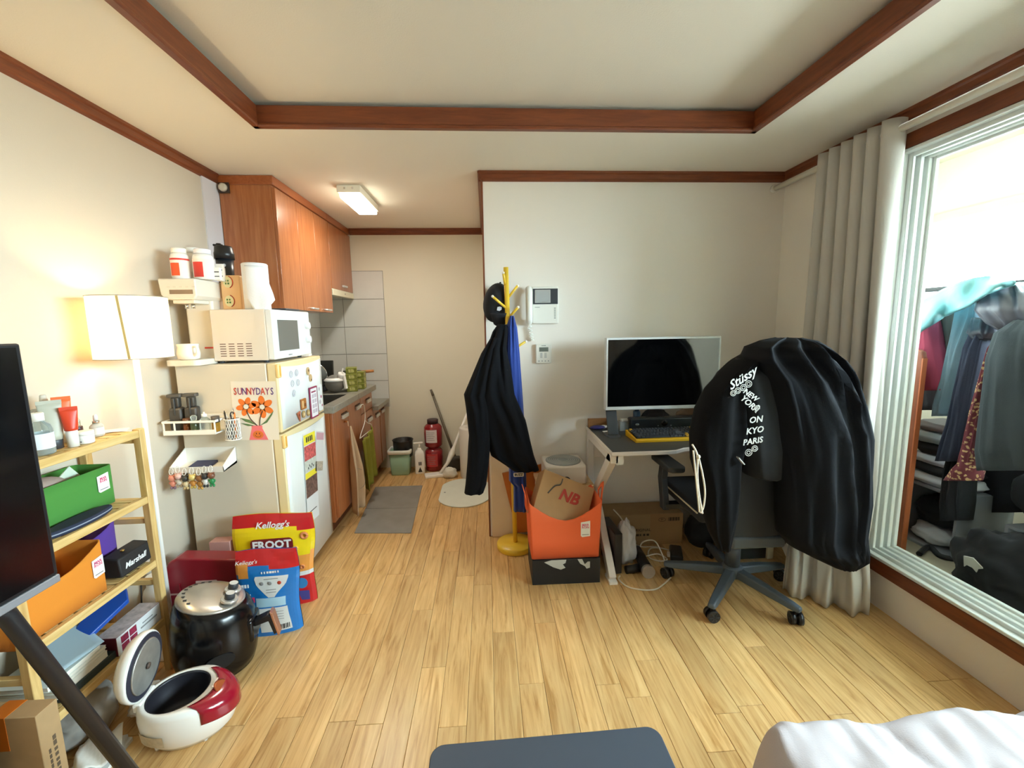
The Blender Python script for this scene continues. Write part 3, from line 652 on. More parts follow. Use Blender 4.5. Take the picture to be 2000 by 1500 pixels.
for k in range(9):
    a = 1.9+k*.28; c = Vector((.086*math.cos(a),.086*math.sin(a),.3178-.0287*math.cos(a)))
    G().box(c.x-.006,c.x+.006,c.y-.003,c.y+.003,c.z,c.z+.0012).build('dial_icon', inkd, af)
dashes(5, inkd, af, (-.02,.02,.3245), Vector((.2,-1,0)), Vector((-1,-.2,.0)), .05, .006)
G().prism(circ(0,0,.052,24,.03),.004,(.0,0,0),(0,1,0),(0,0,1)).xf(Matrix.Rotation(-1.15,4,'Z') @ Matrix.Translation((.1475,0,.105))).build('air_vent', M('vent_black','#050506',.7), af)
# drawer and handle towards local +x
G().box(.12,.158,-.055,.055,.10,.20).build('drawer_front', blackg, af, bevel=.012)
G().ring_loft([[(.150,y,.175),(.205,y,.195),(.222,y,.185),(.236,y,.105),(.224,y,.10),(.207,y,.165),(.150,y,.150)] for y in (-.02,.02)], smooth=False).build('handle', black, af, bevel=.004)
G().ring_loft([[(.214,y,.205),(.226,y,.200),(.246,y,.095),(.238,y,.095)] for y in (-.021,.021)], smooth=False).build('handle_trim', M('rose_copper','#C79A83',.25,metal=.8), af, bevel=.002)
# ---------------------------------------------------------------- crimson case behind
case = thing('snack_carton', 'crimson glossy carton with rounded top behind the air fryer', 'carton', (-1.35, 1.99, 0), .02)
cr2 = M('crimson_case', '#8C1226', .35, coat=.2)
G().ring_loft([[(-.165,y,0),(.17,y,0),(.175,y,.29),(.165,y,.325),(-.11,y,.345),(-.15,y,.325),(-.168,y,.28)] for y in (-.035,.05)], smooth=False).build('box', cr2, case, bevel=.008)
G().prism(rrect(-.035,.06,-.006,.006,.003,2),.0008,(.0,-.0355,.225),X,Z).build('print_line', M('pink_white_print','#D8B8B4',.6), case)
G().prism(rrect(-.155,-.105,-.004,.004,.002,2),.0008,(.0,-.0355,.17),X,Z).build('print_line', M('pink_white_print','#D8B8B4',.6), case)
text('100% FR', M('pink_white_print','#D8B8B4',.6), case, (-.145,-.036,.125), X, Z, .026, align='LEFT')
G().box(-.11,-.104,-.042,-.035,.05,.22).build('carry_strap', cr2, case, bevel=.002)
o = G().box(-.05,.05,-.03,.03,0,.34).build('pink_carton', M('dusty_pink_card','#C09088',.7), loc=(-1.36,2.14,0), bevel=.002); tag(o, 'dusty pink carton edge behind the crimson carton', 'carton')
t = thing('power_strip', 'white power strip with glowing red switch beside the shelf foot', 'power strip', (-1.345, 1.80, 0), .3)
G().box(-.03,.03,-.06,.06,0,.035).build('housing', white, t, bevel=.004); G().box(-.008,.008,-.061,-.057,.012,.026).build('switch', M('red_switch','#E0401A',.4,emit='#FF5522',estr=1.5), t)
# ---------------------------------------------------------------- cereal bags
def pouch(name, label, loc, rotz, w_, h, d, mats, bands, lean=0.):
    """stand-up foil bag; bands = list of (z from, z to, material index)"""
    t = thing(name, label, 'cereal bag', loc, rotz)
    nx, nz = 24, 22
    def prof(u, v, side):
        x = (u-.5)*w_*(1-.03*math.sin(v*6)+.02*math.sin(v*9+1)); b = math.sin(PI*min(1, max(0, u)))**.5
        dep = d*.5*b*(1-v**2.2)*(.95 if v < .04 else 1) + .003
        wr = .0035*noise.noise(Vector((u*5, v*7, side*3.))) * (1 if 0 < u < 1 else 0)
        return Vector((x, -side*dep+wr+lean*v, h*v+.006*math.sin(u*5)*v))
    me = G()
    for side in (1, -1):
        for i in range(nx):
            for j in range(nz):
                zc = (j+.5)/nz; uc = (i+.5)/nx; me.cur = bands(uc, zc) if side == 1 else 0
                me.add([prof(i/nx,j/nz,side),prof((i+1)/nx,j/nz,side),prof((i+1)/nx,(j+1)/nz,side),prof(i/nx,(j+1)/nz,side)],[(0,1,2,3)],True)
    bot = [prof(i/nx,0,1) for i in range(nx+1)]+[prof(i/nx,0,-1) for i in range(nx,-1,-1)]
    me.cur = 0; me.add(bot,[tuple(range(len(bot)))])
    me.build('foil_bag', mats, t)
    return t, prof
foil = lambda n, c: M(n, c, .28, coat=.3)
blu, red, yel, org, wht, gry = foil('bag_blue','#1B74BF'), foil('bag_red','#C11F24'), foil('bag_yellow','#F0D31A'), foil('bag_orange','#E79A45'), foil('bag_white','#D6D8D6'), foil('bag_paleblue','#A9CFE4')
def b1(u, v):
    if v > .80+.05*math.cos(u*3): return 1
    if u < .22 and v > .72-.3*u+.0: return 3
    return 0
t1, pf = pouch('cereal_bag', 'blue cereal bag with red top standing behind the air fryer', (-1.025, 1.905, 0), .12, .255, .40, .085, [blu, red, yel, org], b1)
def on(pf, u, v, off=.0015): p = pf(u, v, 1); p.y -= off; return p
def decal(t, pf, outline, m, name='print_patch', n=6):
    """patch that follows the bag's front; outline gives u range for each v"""
    vs = sorted(outline); g = G()
    def fn(a, b):
        v = vs[0][0]+(vs[-1][0]-vs[0][0])*b
        for k in range(len(vs)-1):
            if vs[k][0] <= v <= vs[k+1][0]+1e-6:
                q = (v-vs[k][0])/(vs[k+1][0]-vs[k][0]); l = vs[k][1]+(vs[k+1][1]-vs[k][1])*q; r = vs[k][2]+(vs[k+1][2]-vs[k][2])*q; break
        return on(pf, l+(r-l)*a, v)
    return g.grid(fn, n, 8).build(name, m, t)
d = decal(t1, pf, [(.46,.52,.62),(.5,.46,.66),(.60,.33,.80),(.68,.30,.84),(.70,.32,.84)], wht)
for u in (.42,.55,.7): q = on(pf,u,.62,.003); G().sphere(q,.009,8,6,1,.15,1).build('icon', M('icon_red','#B8432E',.5) if u > .6 else inkg, d)
for v in (.67,.55,.52): q = on(pf,.57,v,.003); G().box(q.x-.03*(1 if v > .6 else .7),q.x+.03*(1 if v > .6 else .7),q.y,q.y+.0005,q.z-.0015,q.z+.0015).build('print_line', inkg, d)
decal(t1, pf, [(.35,.30,.80),(.455,.30,.80)], gry)
d = decal(t1, pf, [(.05,.36,.86),(.335,.32,.82)], wht)
for k in range(9): q = on(pf,.62+.025*k,.10,.003); G().box(q.x-.0015*(1+k%2),q.x+.0015,q.y,q.y+.0005,q.z-.012,q.z+.012).build('barcode_bar', inkd, d)
for v in (.29,.26,.23,.2): q = on(pf,.6,v,.003); G().box(q.x-.045,q.x+.04,q.y,q.y+.0005,q.z-.001,q.z+.001).build('print_line', inkg, d)
wp = M('bag_print_white','#F2F2F2',.5)
q = on(pf,.18,.865,.003); text("Kellogg's", wp, t1, q, X, Z, .026, shear=.3, name='script_lettering')
q = on(pf,.57,.745,.003); dashes(7, wp, t1, q, X, Z, .08, .010)
q = on(pf,.13,.60,.004); dashes(4, wp, t1, q, X, Z, .05, .016)
q = on(pf,.14,.50,.004); dashes(5, wp, t1, q, X, Z, .045, .008)
G().box(-.1,-.055,-.0,.0005,.165,.19).xf(Matrix.Translation((0,on(pf,.2,.43,.003).y,0))).build('print_patch', M('magenta_print','#D2305A',.5), t1)
def b2(u, v):
    e = .84+.03*math.sin(u*4)
    if v > e: return 1
    if v > .42+.25*abs(u-.35): return 2
    if v > .36: return 3
    if u > .8 and v < .3: return 1
    return 4
t2, pf = pouch('cereal_bag', 'yellow and red cereal bag against the fridge', (-1.10, 2.115, 0), .08, .375, .465, .10, [yel, red, yel, org, wht], b2, .025)
q = on(pf,.5,.885,.004); text("Kellogg's", wp, t2, q, X, Z+Y*.1, .045, shear=.3, name='script_lettering', bold=.0008)
q = on(pf,.5,.68,.004); G().prism(rrect(-.10,.10,-.035,.035,.02,4),.001,q,X,Z).build('logo_plate', M('maroon_print','#7A1E1E',.5), t2)
text('FROOT', wp, t2, q+Vector((0,-.002,.002)), X, Z, .055, bold=.002)
for u, v, r in ((.88,.76,.021),(.78,.63,.016),(.88,.42,.013)):
    q = on(pf,u,v,.005); G().tube([q+Vector((r*.65*math.cos(a*PI/8),0,r*.65*math.sin(a*PI/8))) for a in range(17)], r*.35, 6).build('cereal_ring', M('ring_%d'%int(u*100),{88:'#D98A55',78:'#E0B040'}[int(u*100)],.6), t2)
q = on(pf,.86,.24,.004); G().prism(circ(0,0,.028),.001,q,X,Z).build('print_patch', M('bag_badge','#3D8FD0',.5), t2)
q = on(pf,.86,.10,.004); G().prism(rrect(-.03,.03,-.025,.025,.004),.001,q,X,Z).build('print_patch', M('bag_badge2','#4A4A9A',.5), t2)
# ================================================================ fridge
FX0, FX1, FY0, FY1, FH = -1.535, -1.045, 2.20, 2.775, 1.222
fr = thing('refrigerator', 'aged white two door refrigerator with amber grips beside the kitchen cabinets', 'refrigerator', (FX1, FY0, 0))
def frel(g): return g.move((-FX1, -FY0, 0))
fcream = M('fridge_side', '#DDD2BE', .45, var=.02, vscale=3); fwhite = M('fridge_door_white', '#E3E8E7', .3, coat=.2); fyel = M('fridge_yellowed', '#E6D3A4', .45); amb = M('amber_grip', '#E0A23C', .35)
frel(G().box(FX0, FX1-.055, FY0, FY1, .03, FH)).build('cabinet_body', fcream, fr, bevel=.006)
frel(G().box(FX0+.03, FX1-.08, FY0+.02, FY1-.02, 0, .03)).build('plinth', dgrey, fr)
for nm, z0, z1 in (('freezer_door', .868, FH), ('fridge_door', .045, .858)):
    d = frel(G().box(FX1-.052, FX1-.004, FY0, FY1, z0, z1)).build(nm, fyel, fr, bevel=.006)
    n = 10
    g = G()
    def pan(u, v): return (FX1-.004+.006*math.sin(PI*u)**.6+.0005, FY0+.012+(FY1-FY0-.02)*u, z0+.012+(z1-z0-.03-.014*math.sin(PI*u))*v)
    g.grid(pan, 14, 2); frel(g).build('front_panel', fwhite, d, solid=.002)
    frel(G().box(FX1-.012, FX1+.006, FY0-.002, FY0+.032, z1-.075, z1-.004)).build('grip_frame', M('grip_cream','#EFCB84',.4), d, bevel=.006)
    frel(G().box(FX1+.002, FX1+.0075, FY0+.007, FY0+.022, z1-.065, z1-.012)).build('grip', amb, d, bevel=.004)
    frel(G().box(FX1-.058, FX1-.052, FY0+.004, FY1-.004, z0+.006, z1-.006)).build('gasket', M('gasket_tan','#A8977A',.7), d)
# poster on the fridge side
ys = FY0-.0012
po = thing('poster', 'square poster of two orange flowers in a pink vase on the fridge side', 'poster', (-1.171, ys, .985))
po.rotation_euler = (0, math.radians(1.2), 0)
pw, ph = .218, .30
G().box(-pw/2, pw/2, 0, .0008, -ph/2, ph/2).build('sheet', M('poster_paper','#EFE4D2',.6), po)
def dec(g_, name, m): return g_.build(name, m, po)
orgf = M('flower_orange', '#EE7A2A', .6); outl = M('print_black', '#3A2018', .7); leafm = M('leaf_green', '#5C7A4A', .6); vasem = M('vase_pink', '#E8767A', .6)
for i, ch in enumerate('SUNNYDAYS'):
    text(ch, M('title_%d' % (i % 3), ['#C8402E','#8E3A66','#5E3A7A'][i % 3], .6), po, (-.089+i*.0222, -.0005, .098), X, Z, .05, bold=.0006, sx=.66)
def petal(cx, cz, a, l, w_):
    pts = [(cx+math.cos(a)*(l*.55+l*.45*math.cos(t))-math.sin(a)*w_*math.sin(t), cz+math.sin(a)*(l*.55+l*.45*math.cos(t))+math.cos(a)*w_*math.sin(t)) for t in [2*PI*k/16 for k in range(16)]]
    return pts
for cx, cz, R_ in ((-.042, .022, .05), (.036, .020, .058)):
    for k in range(6):
        pts = petal(cx, cz, k*PI/3+.4+cx*5, R_, R_*.27)
        dec(G().prism([(x*1.0, z) for x, z in pts], .0004, (0,-.0004,0), X, Z), 'petal', orgf)
    dec(G().prism(circ(cx, cz, .0145), .0004, (0,-.0008,0), X, Z), 'flower_rim', outl); dec(G().prism(circ(cx, cz, .0125), .0004, (0,-.0012,0), X, Z), 'flower_heart', M('poster_paper','#EFE4D2',.6))
    dec(G().tube(curve([(cx, -.0008, cz-.02),(cx*.6,-.0008,-.04),(.012+cx*.15,-.0008,-.075)],5), .0022, 6), 'stem', outl)
for pts in ([(.02,-.075),(.05,-.05),(.085,-.005),(.09,.0),(.082,-.02),(.055,-.06)], [(.0,-.072),(-.03,-.045),(-.075,-.035),(-.05,-.055)], [(-.005,-.076),(-.04,-.066),(-.075,-.062),(-.04,-.077)]):
    dec(G().prism(pts, .0005, (0,-.0008,0), X, Z), 'leaf', leafm)
dec(G().prism([(-.022,-.075),(.03,-.075),(.03,-.09),(.055,-.149),(-.038,-.149),(-.022,-.09)], .0005, (0,-.0008,0), X, Z), 'vase', vasem)
dec(G().prism(circ(.007,-.122,.026,24,.021), .0004, (0,-.0013,0), X, Z), 'smile_face', M('smile_orange','#D9722E',.6))
dec(G().prism(circ(-.001,-.116,.0022,8,.005), .0004, (0,-.0018,0), X, Z).prism(circ(.014,-.116,.0022,8,.005), .0004, (0,-.0018,0), X, Z).tube([(.007+.014*math.cos(a),-.0018,-.124+.010*math.sin(a)) for a in [PI+PI*k/8 for k in range(9)]], .0009, 5), 'smile_mark', outl)
# wire rack with bottles
rk = thing('magnetic_rack', 'white magnetic rail rack holding bottles on the fridge side', 'rack', (-1.41, FY0, .895))
wm = M('white_metal','#F0EEE8',.4)
G().box(-.14, .10, -.10, 0, 0, .006).box(-.14, .10, -.104, -.098, 0, .022).build('tray', wm, rk)
G().box(-.14, .10, -.003, 0, 0, .08).build('back_plate', wm, rk)
G().box(-.142, .102, -.104, -.099, .058, .068).box(-.142, -.137, -.10, 0, .058, .068).box(.097, .102, -.10, 0, .058, .068).build('guard_rail', wm, rk)
for x in (-.139, -.09, .095): G().box(x, x+.006, -.1035, -.099, .006, .06).build('upright', wm, rk)
zb = .902
def sauce(name, label, x, y):
    t = thing(name, label, 'bottle', (x, y, zb), .2)
    G().box(-.027,.027,-.027,.027,0,.12).build('body', M('matte_charcoal','#3A3733',.5), t, bevel=.010)
    G().box(-.017,.017,-.017,.017,.12,.17).build('neck', M('matte_charcoal','#3A3733',.5), t, bevel=.006)
    G().prism(rrect(-.034,.03,-.019,.019,.012,4),.016,(0,0,.17)).build('spout_lid', M('matte_charcoal2','#474440',.5), t, bevel=.003)
    G().box(-.004,.004,-.03,-.017,.085,.168).build('handle', M('matte_charcoal','#3A3733',.5), t, bevel=.003)
    return t
sauce('sauce_bottle', 'charcoal lidded condiment bottle nearest the wall on the white rack', -1.508, 2.145)
sauce('sauce_bottle', 'charcoal lidded condiment bottle second from the wall on the white rack', -1.447, 2.160)
lathe_thing('spice_jar', 'dark amber glass spice jar on the white rack', 'jar', (-1.452, 2.118, zb), [('body', clear('amber_glass','#7A4520',opac=.5), [(.013,0),(.015,.003),(.015,.05)]), ('cap', M('brown_cap','#5C3A24',.4), [(.015,.05),(.015,.07)])])
lathe_thing('stopper_bottle', 'small olive oil bottle with clear stopper on the white rack', 'bottle', (-1.416, 2.116, zb), [('body', clear('olive_glass','#5F6648',opac=.5), [(.014,0),(.017,.003),(.017,.05),(.008,.06)]), ('stopper', glass, [(.012,.06),(.014,.078),(.008,.085)])])
lathe_thing('oil_bottle', 'clear square shouldered bottle with white pump on the white rack', 'bottle', (-1.372, 2.125, zb), [('body', glass, [(.02,0),(.023,.003),(.023,.06),(.009,.074)]), ('pump', white, [(.011,.074),(.011,.088),(.004,.09),(.004,.098)])])
lathe_thing('pepper_jar', 'jar of golden oil with dark lid at the end of the white rack', 'jar', (-1.325, 2.13, zb), [('body', clear('golden_oil','#C89B3C',opac=.45), [(.015,0),(.017,.003),(.017,.045)]), ('lid', M('dark_lid','#4A443E',.5), [(.018,.045),(.018,.075)])])
# mesh pen cup
cu = thing('pen_cup', 'white wire mesh cup of pens clipped to the fridge side', 'cup', (-1.268, 2.163, .85))
g = G()
for k in range(18):
    for s_ in (1,-1): g.tube([(.032*math.cos(2*PI*(k+s_*q*.35)/18),.032*math.sin(2*PI*(k+s_*q*.35)/18),.004+.1*q/8) for q in range(9)], .0014, 4)
g.build('wire_mesh', wm, cu)
for z in (.003,.105): G().tube([(.033*math.cos(2*PI*k/24),.033*math.sin(2*PI*k/24),z) for k in range(25)], .003, 6).build('rim', wm, cu)
G().lathe([(.032,0),(.032,.002)],n=24).build('cup_base', wm, cu)
for k, (x, y, dx, l, lab, m) in enumerate(((-.018,-.008,-.008,.14,'black marker pen leaning left in the mesh cup',black),(.0,-.012,.006,.12,'slim grey pen in the middle of the mesh cup',dgrey),(.016,-.006,.004,.13,'orange handled knife in the mesh cup',M('orange_handle','#D0752E',.5)),(.004,.012,.0,.15,'silver pen standing at the back of the mesh cup',silver))):
    o = G().cyl((x,y,.003),(x+dx,y,l),.004,n=8).cyl((x+dx,y,l),(x+dx*1.05,y,l+.008),.0025,n=8).build('pen', m, loc=(-1.268,2.163,.85)); tag(o, lab, 'pen', 'pens in the mesh cup')
t = thing('scissors', 'grey handled scissors standing in the mesh cup', 'scissors', (-1.266, 2.165, .853))
G().beam((0,0,0),(.002,0,.1),.008,.003).build('blade', silver, t); G().tube([(.002+.010*math.cos(2*PI*k/16),0,.118+.018*math.sin(2*PI*k/16)) for k in range(17)],.003,6).build('finger_loop', dgrey, t)
# lower magnetic tray with key rings
tr = thing('magnetic_tray', 'white sloping magnetic tray low on the fridge side', 'tray', (-1.41, FY0, .72))
G().ring_loft([[(x,0,0),(x,0,.085),(x,-.002,.085),(x,-.002,.012),(x,-.11,-.004),(x,-.115,.02),(x,-.118,.02),(x,-.114,-.010)] for x in (-.12,.125)], smooth=False).build('tray_shell', white, tr)
for x in (-.122,.122): G().prism([(0,0),(0,.085),(-.118,.02),(-.114,-.01)],.003,(x,0,0),Y,Z).build('cheek', white, tr)
o = G().box(-.05,.05,-.045,.045,0,.012).build('card_case', M('navy_card','#2A2E55',.5), loc=(-1.42,2.145,.724), rot=(.14,0,0), bevel=.002); tag(o, 'navy card case lying in the white magnetic tray', 'case')
def charm(x, c1, c2, c3, lab, cap=False, dz=0.):
    t = thing('key_charm', lab, 'key charm', (x, 2.072, .66+dz), 0, 'key charms hanging from the tray')
    G().tube([(.009*math.cos(2*PI*k/14),-.002+.004*math.sin(2*PI*k/14),.066+.016*math.sin(2*PI*k/14)) for k in range(15)],.0016,5).build('ring_loop', wm, t)
    G().sphere((0,0,.032),.0155,12,8).build('head', M(c1+'_charm',c1,.4), t)
    G().sphere((0,0,.004),.0125,10,8,1,.8,1.3).build('torso', M(c2+'_charm',c2,.4), t)
    for s_ in (-1,1):
        G().sphere((s_*.007,0,-.016),.006,8,6,1,1,1.3).build('leg', M(c3+'_charm',c3,.4), t)
        G().sphere((s_*.013,0,.008),.0045,8,6,1,1,1.6).build('arm', M(c2+'_charm',c2,.4), t)
        G().sphere((s_*.011,0,.045),.005,8,6).build('ear', M(c1+'_charm',c1,.4), t)
charm(-1.517,'#D98A72','#D98A72','#8A6A7A','salmon pink charm figure nearest the wall')
charm(-1.487,'#E4B8AC','#D9D2C4','#B09A80','pale pink charm figure second from the wall',dz=.008)
charm(-1.458,'#3A3A34','#D8C49A','#C9AE78','black headed charm figure with tan body',dz=-.004)
charm(-1.424,'#E0C678','#C98A3C','#D0B050','golden yellow charm figure in the middle')
charm(-1.392,'#8A5A30','#A8742E','#C89A48','brown charm figure right of the golden one',dz=-.006)
charm(-1.366,'#2A2A2C','#E8E6E0','#2A2A2C','black and white charm figure',dz=.004)
charm(-1.336,'#7A4E3A','#2E8A50','#2E8A50','brown and green charm figure at the end of the row',dz=.006)
# magnets and stickers on the freezer door
XF = FX1+.0045
def fpt(px, py, off=0.): q = P(px, py, x=XF+off); return q
greyp = M('grey_print', '#A9A9BC', .7)
for k, (px, py, lab) in enumerate(((567,731,'grey ring sticker at the upper left of the group'),(578,728,'grey ring sticker at the upper right of the group'),(570,749,'grey ring sticker at the middle left of the group'),(581,747,'grey ring sticker at the middle right of the group'),(573,768,'grey ring sticker lowest in the group'))):
    q = fpt(px, py); t = thing('sticker', lab+' on the freezer door', 'sticker', q, 0, 'ring stickers on the freezer door')
    G().tube([(.0035,.017*math.cos(2*PI*j/20),.017*math.sin(2*PI*j/20)) for j in range(21)],.0012,5).build('printed_ring', greyp, t)
    G().box(.003,.0038,-.002,.002,-.012,.012).build('printed_mark', greyp, t)
def magnet(lab, px, py, outline, m, detail=None, nm='magnet'):
    q = fpt(px, py); t = thing(nm, lab, 'magnet', q); G().prism(outline, .005, (.003,0,0), Y, Z).build('face', m, t, bevel=.0008, seg=1)
    for dn, og, dm in detail or (): G().prism(og, .001, (.008,0,0), Y, Z).build(dn, dm, t)
    return t
tanm = M('tan_magnet','#C9A878',.6); brn = M('bread_brown','#A8682C',.5)
magnet('tan oval magnet at the top of the freezer door', 600, 725, circ(0,0,.017,16,.024), tanm, [('picture', circ(0,.004,.008,10), M('brown_print','#7A5A3A',.6))])
magnet('tan oval magnet just below another near the door top', 605, 738, circ(0,0,.016,16,.022), tanm, [('picture', circ(0,-.012,.007,10), M('brown_print','#7A5A3A',.6))])
magnet('square toast shaped magnet on the freezer door', 591, 789, rrect(-.033,.033,-.03,.03,.006), brn, [('crumb', rrect(-.026,-.004,-.02,.02,.004), M('toast_light','#D8B07A',.6)),('jam', rrect(.002,.026,-.016,.002,.004), M('toast_dark','#7A4418',.5))])
magnet('pizza slice magnet low on the freezer door', 582, 814, [(-.02,.022),(.02,.028),(.010,-.03)], M('pizza_brown','#A85A3C',.6), [('topping', circ(.002,.008,.006,10), M('pizza_red','#7A2A20',.6))])
magnet('round cookie magnet beside the pizza slice', 591.5, 809, circ(0,0,.02,18), M('cookie_tan','#A88A58',.6), [('centre', circ(0,0,.010,12), M('cookie_light','#D8C090',.6))])
magnet('round cookie magnet nearest the maroon notepad', 600.5, 806, circ(0,0,.019,18), M('cookie_tan','#A88A58',.6), [('centre', circ(0,0,.009,12), M('cookie_light','#D8C090',.6))])
t = magnet('white notepad with maroon border on the freezer door', 611, 783, rrect(-.055,.055,-.10,.085,.006), M('maroon_border','#8E2C50',.6), [('sheet', rrect(-.045,.045,-.09,.076,.006), M('pad_white','#E4E4E6',.7))], 'notepad')
for j in range(4):
    for i in range(2): G().prism(rrect(-.03+i*.035,-.002+i*.035,.02-j*.03,.042-j*.03,.002,1),.0005,(.009,0,0),Y,Z).build('printed_cell', M('cell_grey','#BFB4BE',.7), t)
G().prism(rrect(-.035,.03,.052,.06,.002,1),.0005,(.009,0,0),Y,Z).build('printed_title', M('maroon_border','#8E2C50',.6), t)
t = magnet('white floral print card at the far edge of the freezer door', 623, 775, rrect(-.03,.035,-.085,.075,.01), M('floral_white','#E2E6E6',.6), None, 'card')
for j, (a, b, c) in enumerate(((-.01,.05,.012),(.012,.0,.01),(-.008,-.03,.014),(.02,-.055,.008))): G().prism(circ(a,b,c,8),.0006,(.008,0,0),Y,Z).build('printed_flower', M('flower_%d'%(j%2),['#B9B4BA','#A8506E'][j%2],.7), t)
# flyers on the lower door
def flyer(lab, px, py, w_, h, rot, bands, nm='flyer'):
    q = fpt(px, py); t = thing(nm, lab, 'flyer', q); t.rotation_euler = (rot, 0, 0)
    G().box(.003,.004,-w_/2,w_/2,-h/2,h/2).build('sheet', M('flyer_paper','#D9DBDC',.6), t)
    for a, b, m in bands: G().box(.004,.0045,-w_/2+.003,w_/2-.003,h*(a-.5),h*(b-.5)).build('printed_band', m, t)
    return t
yb, rb, bb, gb = M('flyer_yellow','#E8D838',.6), M('flyer_red','#C25A58',.6,var=.5,vscale=70), M('flyer_photo','#6A5048',.6,var=.6,vscale=60), M('flyer_pale','#C6CCC2',.6,var=.15,vscale=50)
flyer('grey printed leaflet tucked behind the colourful flyer', 623, 884, .12, .26, -.28, [(.08,.3,M('leaf_print','#B0A898',.6,var=.3,vscale=80)),(.8,.97,M('leaf_rose','#C9A0AC',.6))])
t = flyer('long colourful food flyer with yellow bands on the fridge door', 607, 930, .165, .52, -.06, [(.0,.28,M('flyer_white','#DCE0E2',.6)),(.29,.5,bb),(.5,.565,yb),(.57,.70,gb),(.70,.86,rb),(.87,.985,yb)])
for k in range(5): G().box(.0046,.005,-.04+k*.017,-.03+k*.017,.05+.012*(k%2),.062+.012*(k%2)).build('printed_mark', inkd, t)
G().box(.0046,.005,-.05,.05,-.2,-.195).build('printed_line', inkd, t)
dashes(4, inkd, t, (.0047,0,.222), Y, Z, .10, .03)
# ================================================================ on top of the fridge
zt = FH+.001
cm = thing('water_purifier', 'slim white countertop water dispenser with overhanging head on the fridge', 'dispenser', (-1.432, 2.182, zt))
cwm = M('purifier_white', '#E2DBCD', .35)
G().prism(rrect(-.095,.060,-.06,.20,.03,5),.028,(0,0,0)).build('drip_tray', cwm, cm, bevel=.003)
G().box(-.075,.058,.10,.36,.004,.40).build('column', cwm, cm, bevel=.012)
hd = G().ring_loft([[(-.10,y,.41),(.068,y,.41),(.07,y,.33),(.056,y,.312),(-.07,y,.312),(-.092,y,.335)] for y in (-.03,.36)], smooth=False).build('head', cwm, cm, bevel=.006)
G().box(-.05,.055,-.0315,-.029,.338,.358).build('display', M('brown_display','#7C6A58',.3), hd)
for k in range(5): G().box(-.06+k*.028,-.045+k*.028,-.0313,-.0295,.368,.374).build('touch_key', M('key_grey','#D8D2C2',.5), hd)
G().box(-.055,.045,-.01,.10,.295,.313).build('nozzle_block', cwm, cm, bevel=.004)
for x in (-.012,.018): G().cyl((x,.02,.272),(x,.02,.296),.008,n=12).build('nozzle', chrome, cm)
G().box(-.0,.05,.0985,.0995,.075,.083).build('red_stripe', M('red_stripe','#C23A2A',.5), cm)
mg = thing('mug', 'white pitcher shaped mug on the dispenser drip tray', 'mug', (-1.437, 2.165, zt+.029), -.5)
G().lathe([(.035,0),(.045,.006),(.048,.03),(.043,.06),(.046,.075),(.042,.075),(.039,.06),(.043,.03),(.035,.01)], n=28, cap1=True).build('body', M('ceramic_white','#F5EEE0',.2), mg)
G().tube(curve([(.045,0,.062),(.068,0,.06),(.07,0,.035),(.046,0,.018)],6),.005,8).build('handle', M('ceramic_white','#F5EEE0',.2), mg)
zc = zt+.412
def pill(label, x, y, r, h, lidc, band, bandm, spec=None):
    t = lathe_thing('supplement_bottle', label, 'bottle', (x,y,zc), [('body', white2, [(r*.92,0),(r,.004),(r,h*.7),(r*.9,h*.8),(r*.72,h*.84)]), ('cap', lidc, [(r*.8,h*.84),(r*.8,h*.985),(r*.74,h)])])
    G().lathe([(r*1.01,h*band[0]),(r*1.01,h*band[1])],cap0=False,cap1=False).build('paper_label', M('pill_label','#EFE6DC',.6), t)
    a0 = -2.2
    g = G().grid(lambda u,v: (r*1.02*math.cos(a0+1.1*u),r*1.02*math.sin(a0+1.1*u),h*(band[0]+.02+(band[1]-band[0])*bandm[0]*v)),8,4); g.build('label_patch', bandm[1], t)
    if spec: G().lathe([(r*1.015,h*(band[1]-.06)),(r*1.015,h*band[1])],cap0=False,cap1=False).build('label_stripe', spec, t)
redl = M('label_red','#D0392F',.5); ornl = M('label_orange','#E5562A',.5)
pill('white supplement bottle with orange red label nearest the camera', -1.462, 2.215, .038, .145, white, (.08,.66), (.7,ornl), redl)
pill('white supplement bottle with curved red label and dark rimmed cap', -1.372, 2.245, .044, .145, M('navy_rim','#E8E6EE',.4), (.05,.66), (.8,redl))
pill('white supplement bottle standing behind the other two', -1.465, 2.32, .042, .165, white, (.1,.6), (.3,M('label_pale','#E2D8CE',.6)))
sk = thing('shaker', 'black shaker bottle with flip lid on the water dispenser', 'shaker', (-1.375, 2.43, zc), .4)
G().lathe([(.034,0),(.036,.004),(.042,.13)],n=26).build('body', M('shaker_black','#22262C',.3), sk)
G().lathe([(.047,.125),(.047,.155),(.044,.162),(.042,.185),(.036,.192)],n=26).build('lid', black, sk)
G().box(-.045,.0,-.012,.012,.19,.2).build('flip_cap', black, sk, bevel=.003); G().cyl((-.02,0,.19),(-.02,0,.205),.012,n=12).build('spout', black, sk)
G().prism(circ(0,.09,.008,14),.001,(.0,-.0405,0),X,Z).prism([(-.004,.02),(.004,.02),(.004,.075),(-.004,.075)],.001,(0,-.0395,0),X,Z).build('emblem', M('emblem_grey','#B8BCC4',.5), sk)
for k, (x,y,h,lab) in enumerate(((-1.322,2.262,.06,'small white pill carton in front of the shaker'),(-1.338,2.318,.085,'taller white pill carton beside the curved red label bottle'))):
    t = thing('pill_carton', lab, 'carton', (x,y,zc), .1, 'pill cartons on the dispenser'); G().box(-.016,.016,-.012,.012,0,h).build('box', white2, t, bevel=.001); G().box(-.012,.014,-.0126,-.012,h*.6,h*.68).box(-.012,.014,-.0126,-.012,h*.25,h*.32).build('print_line', inkd, t)
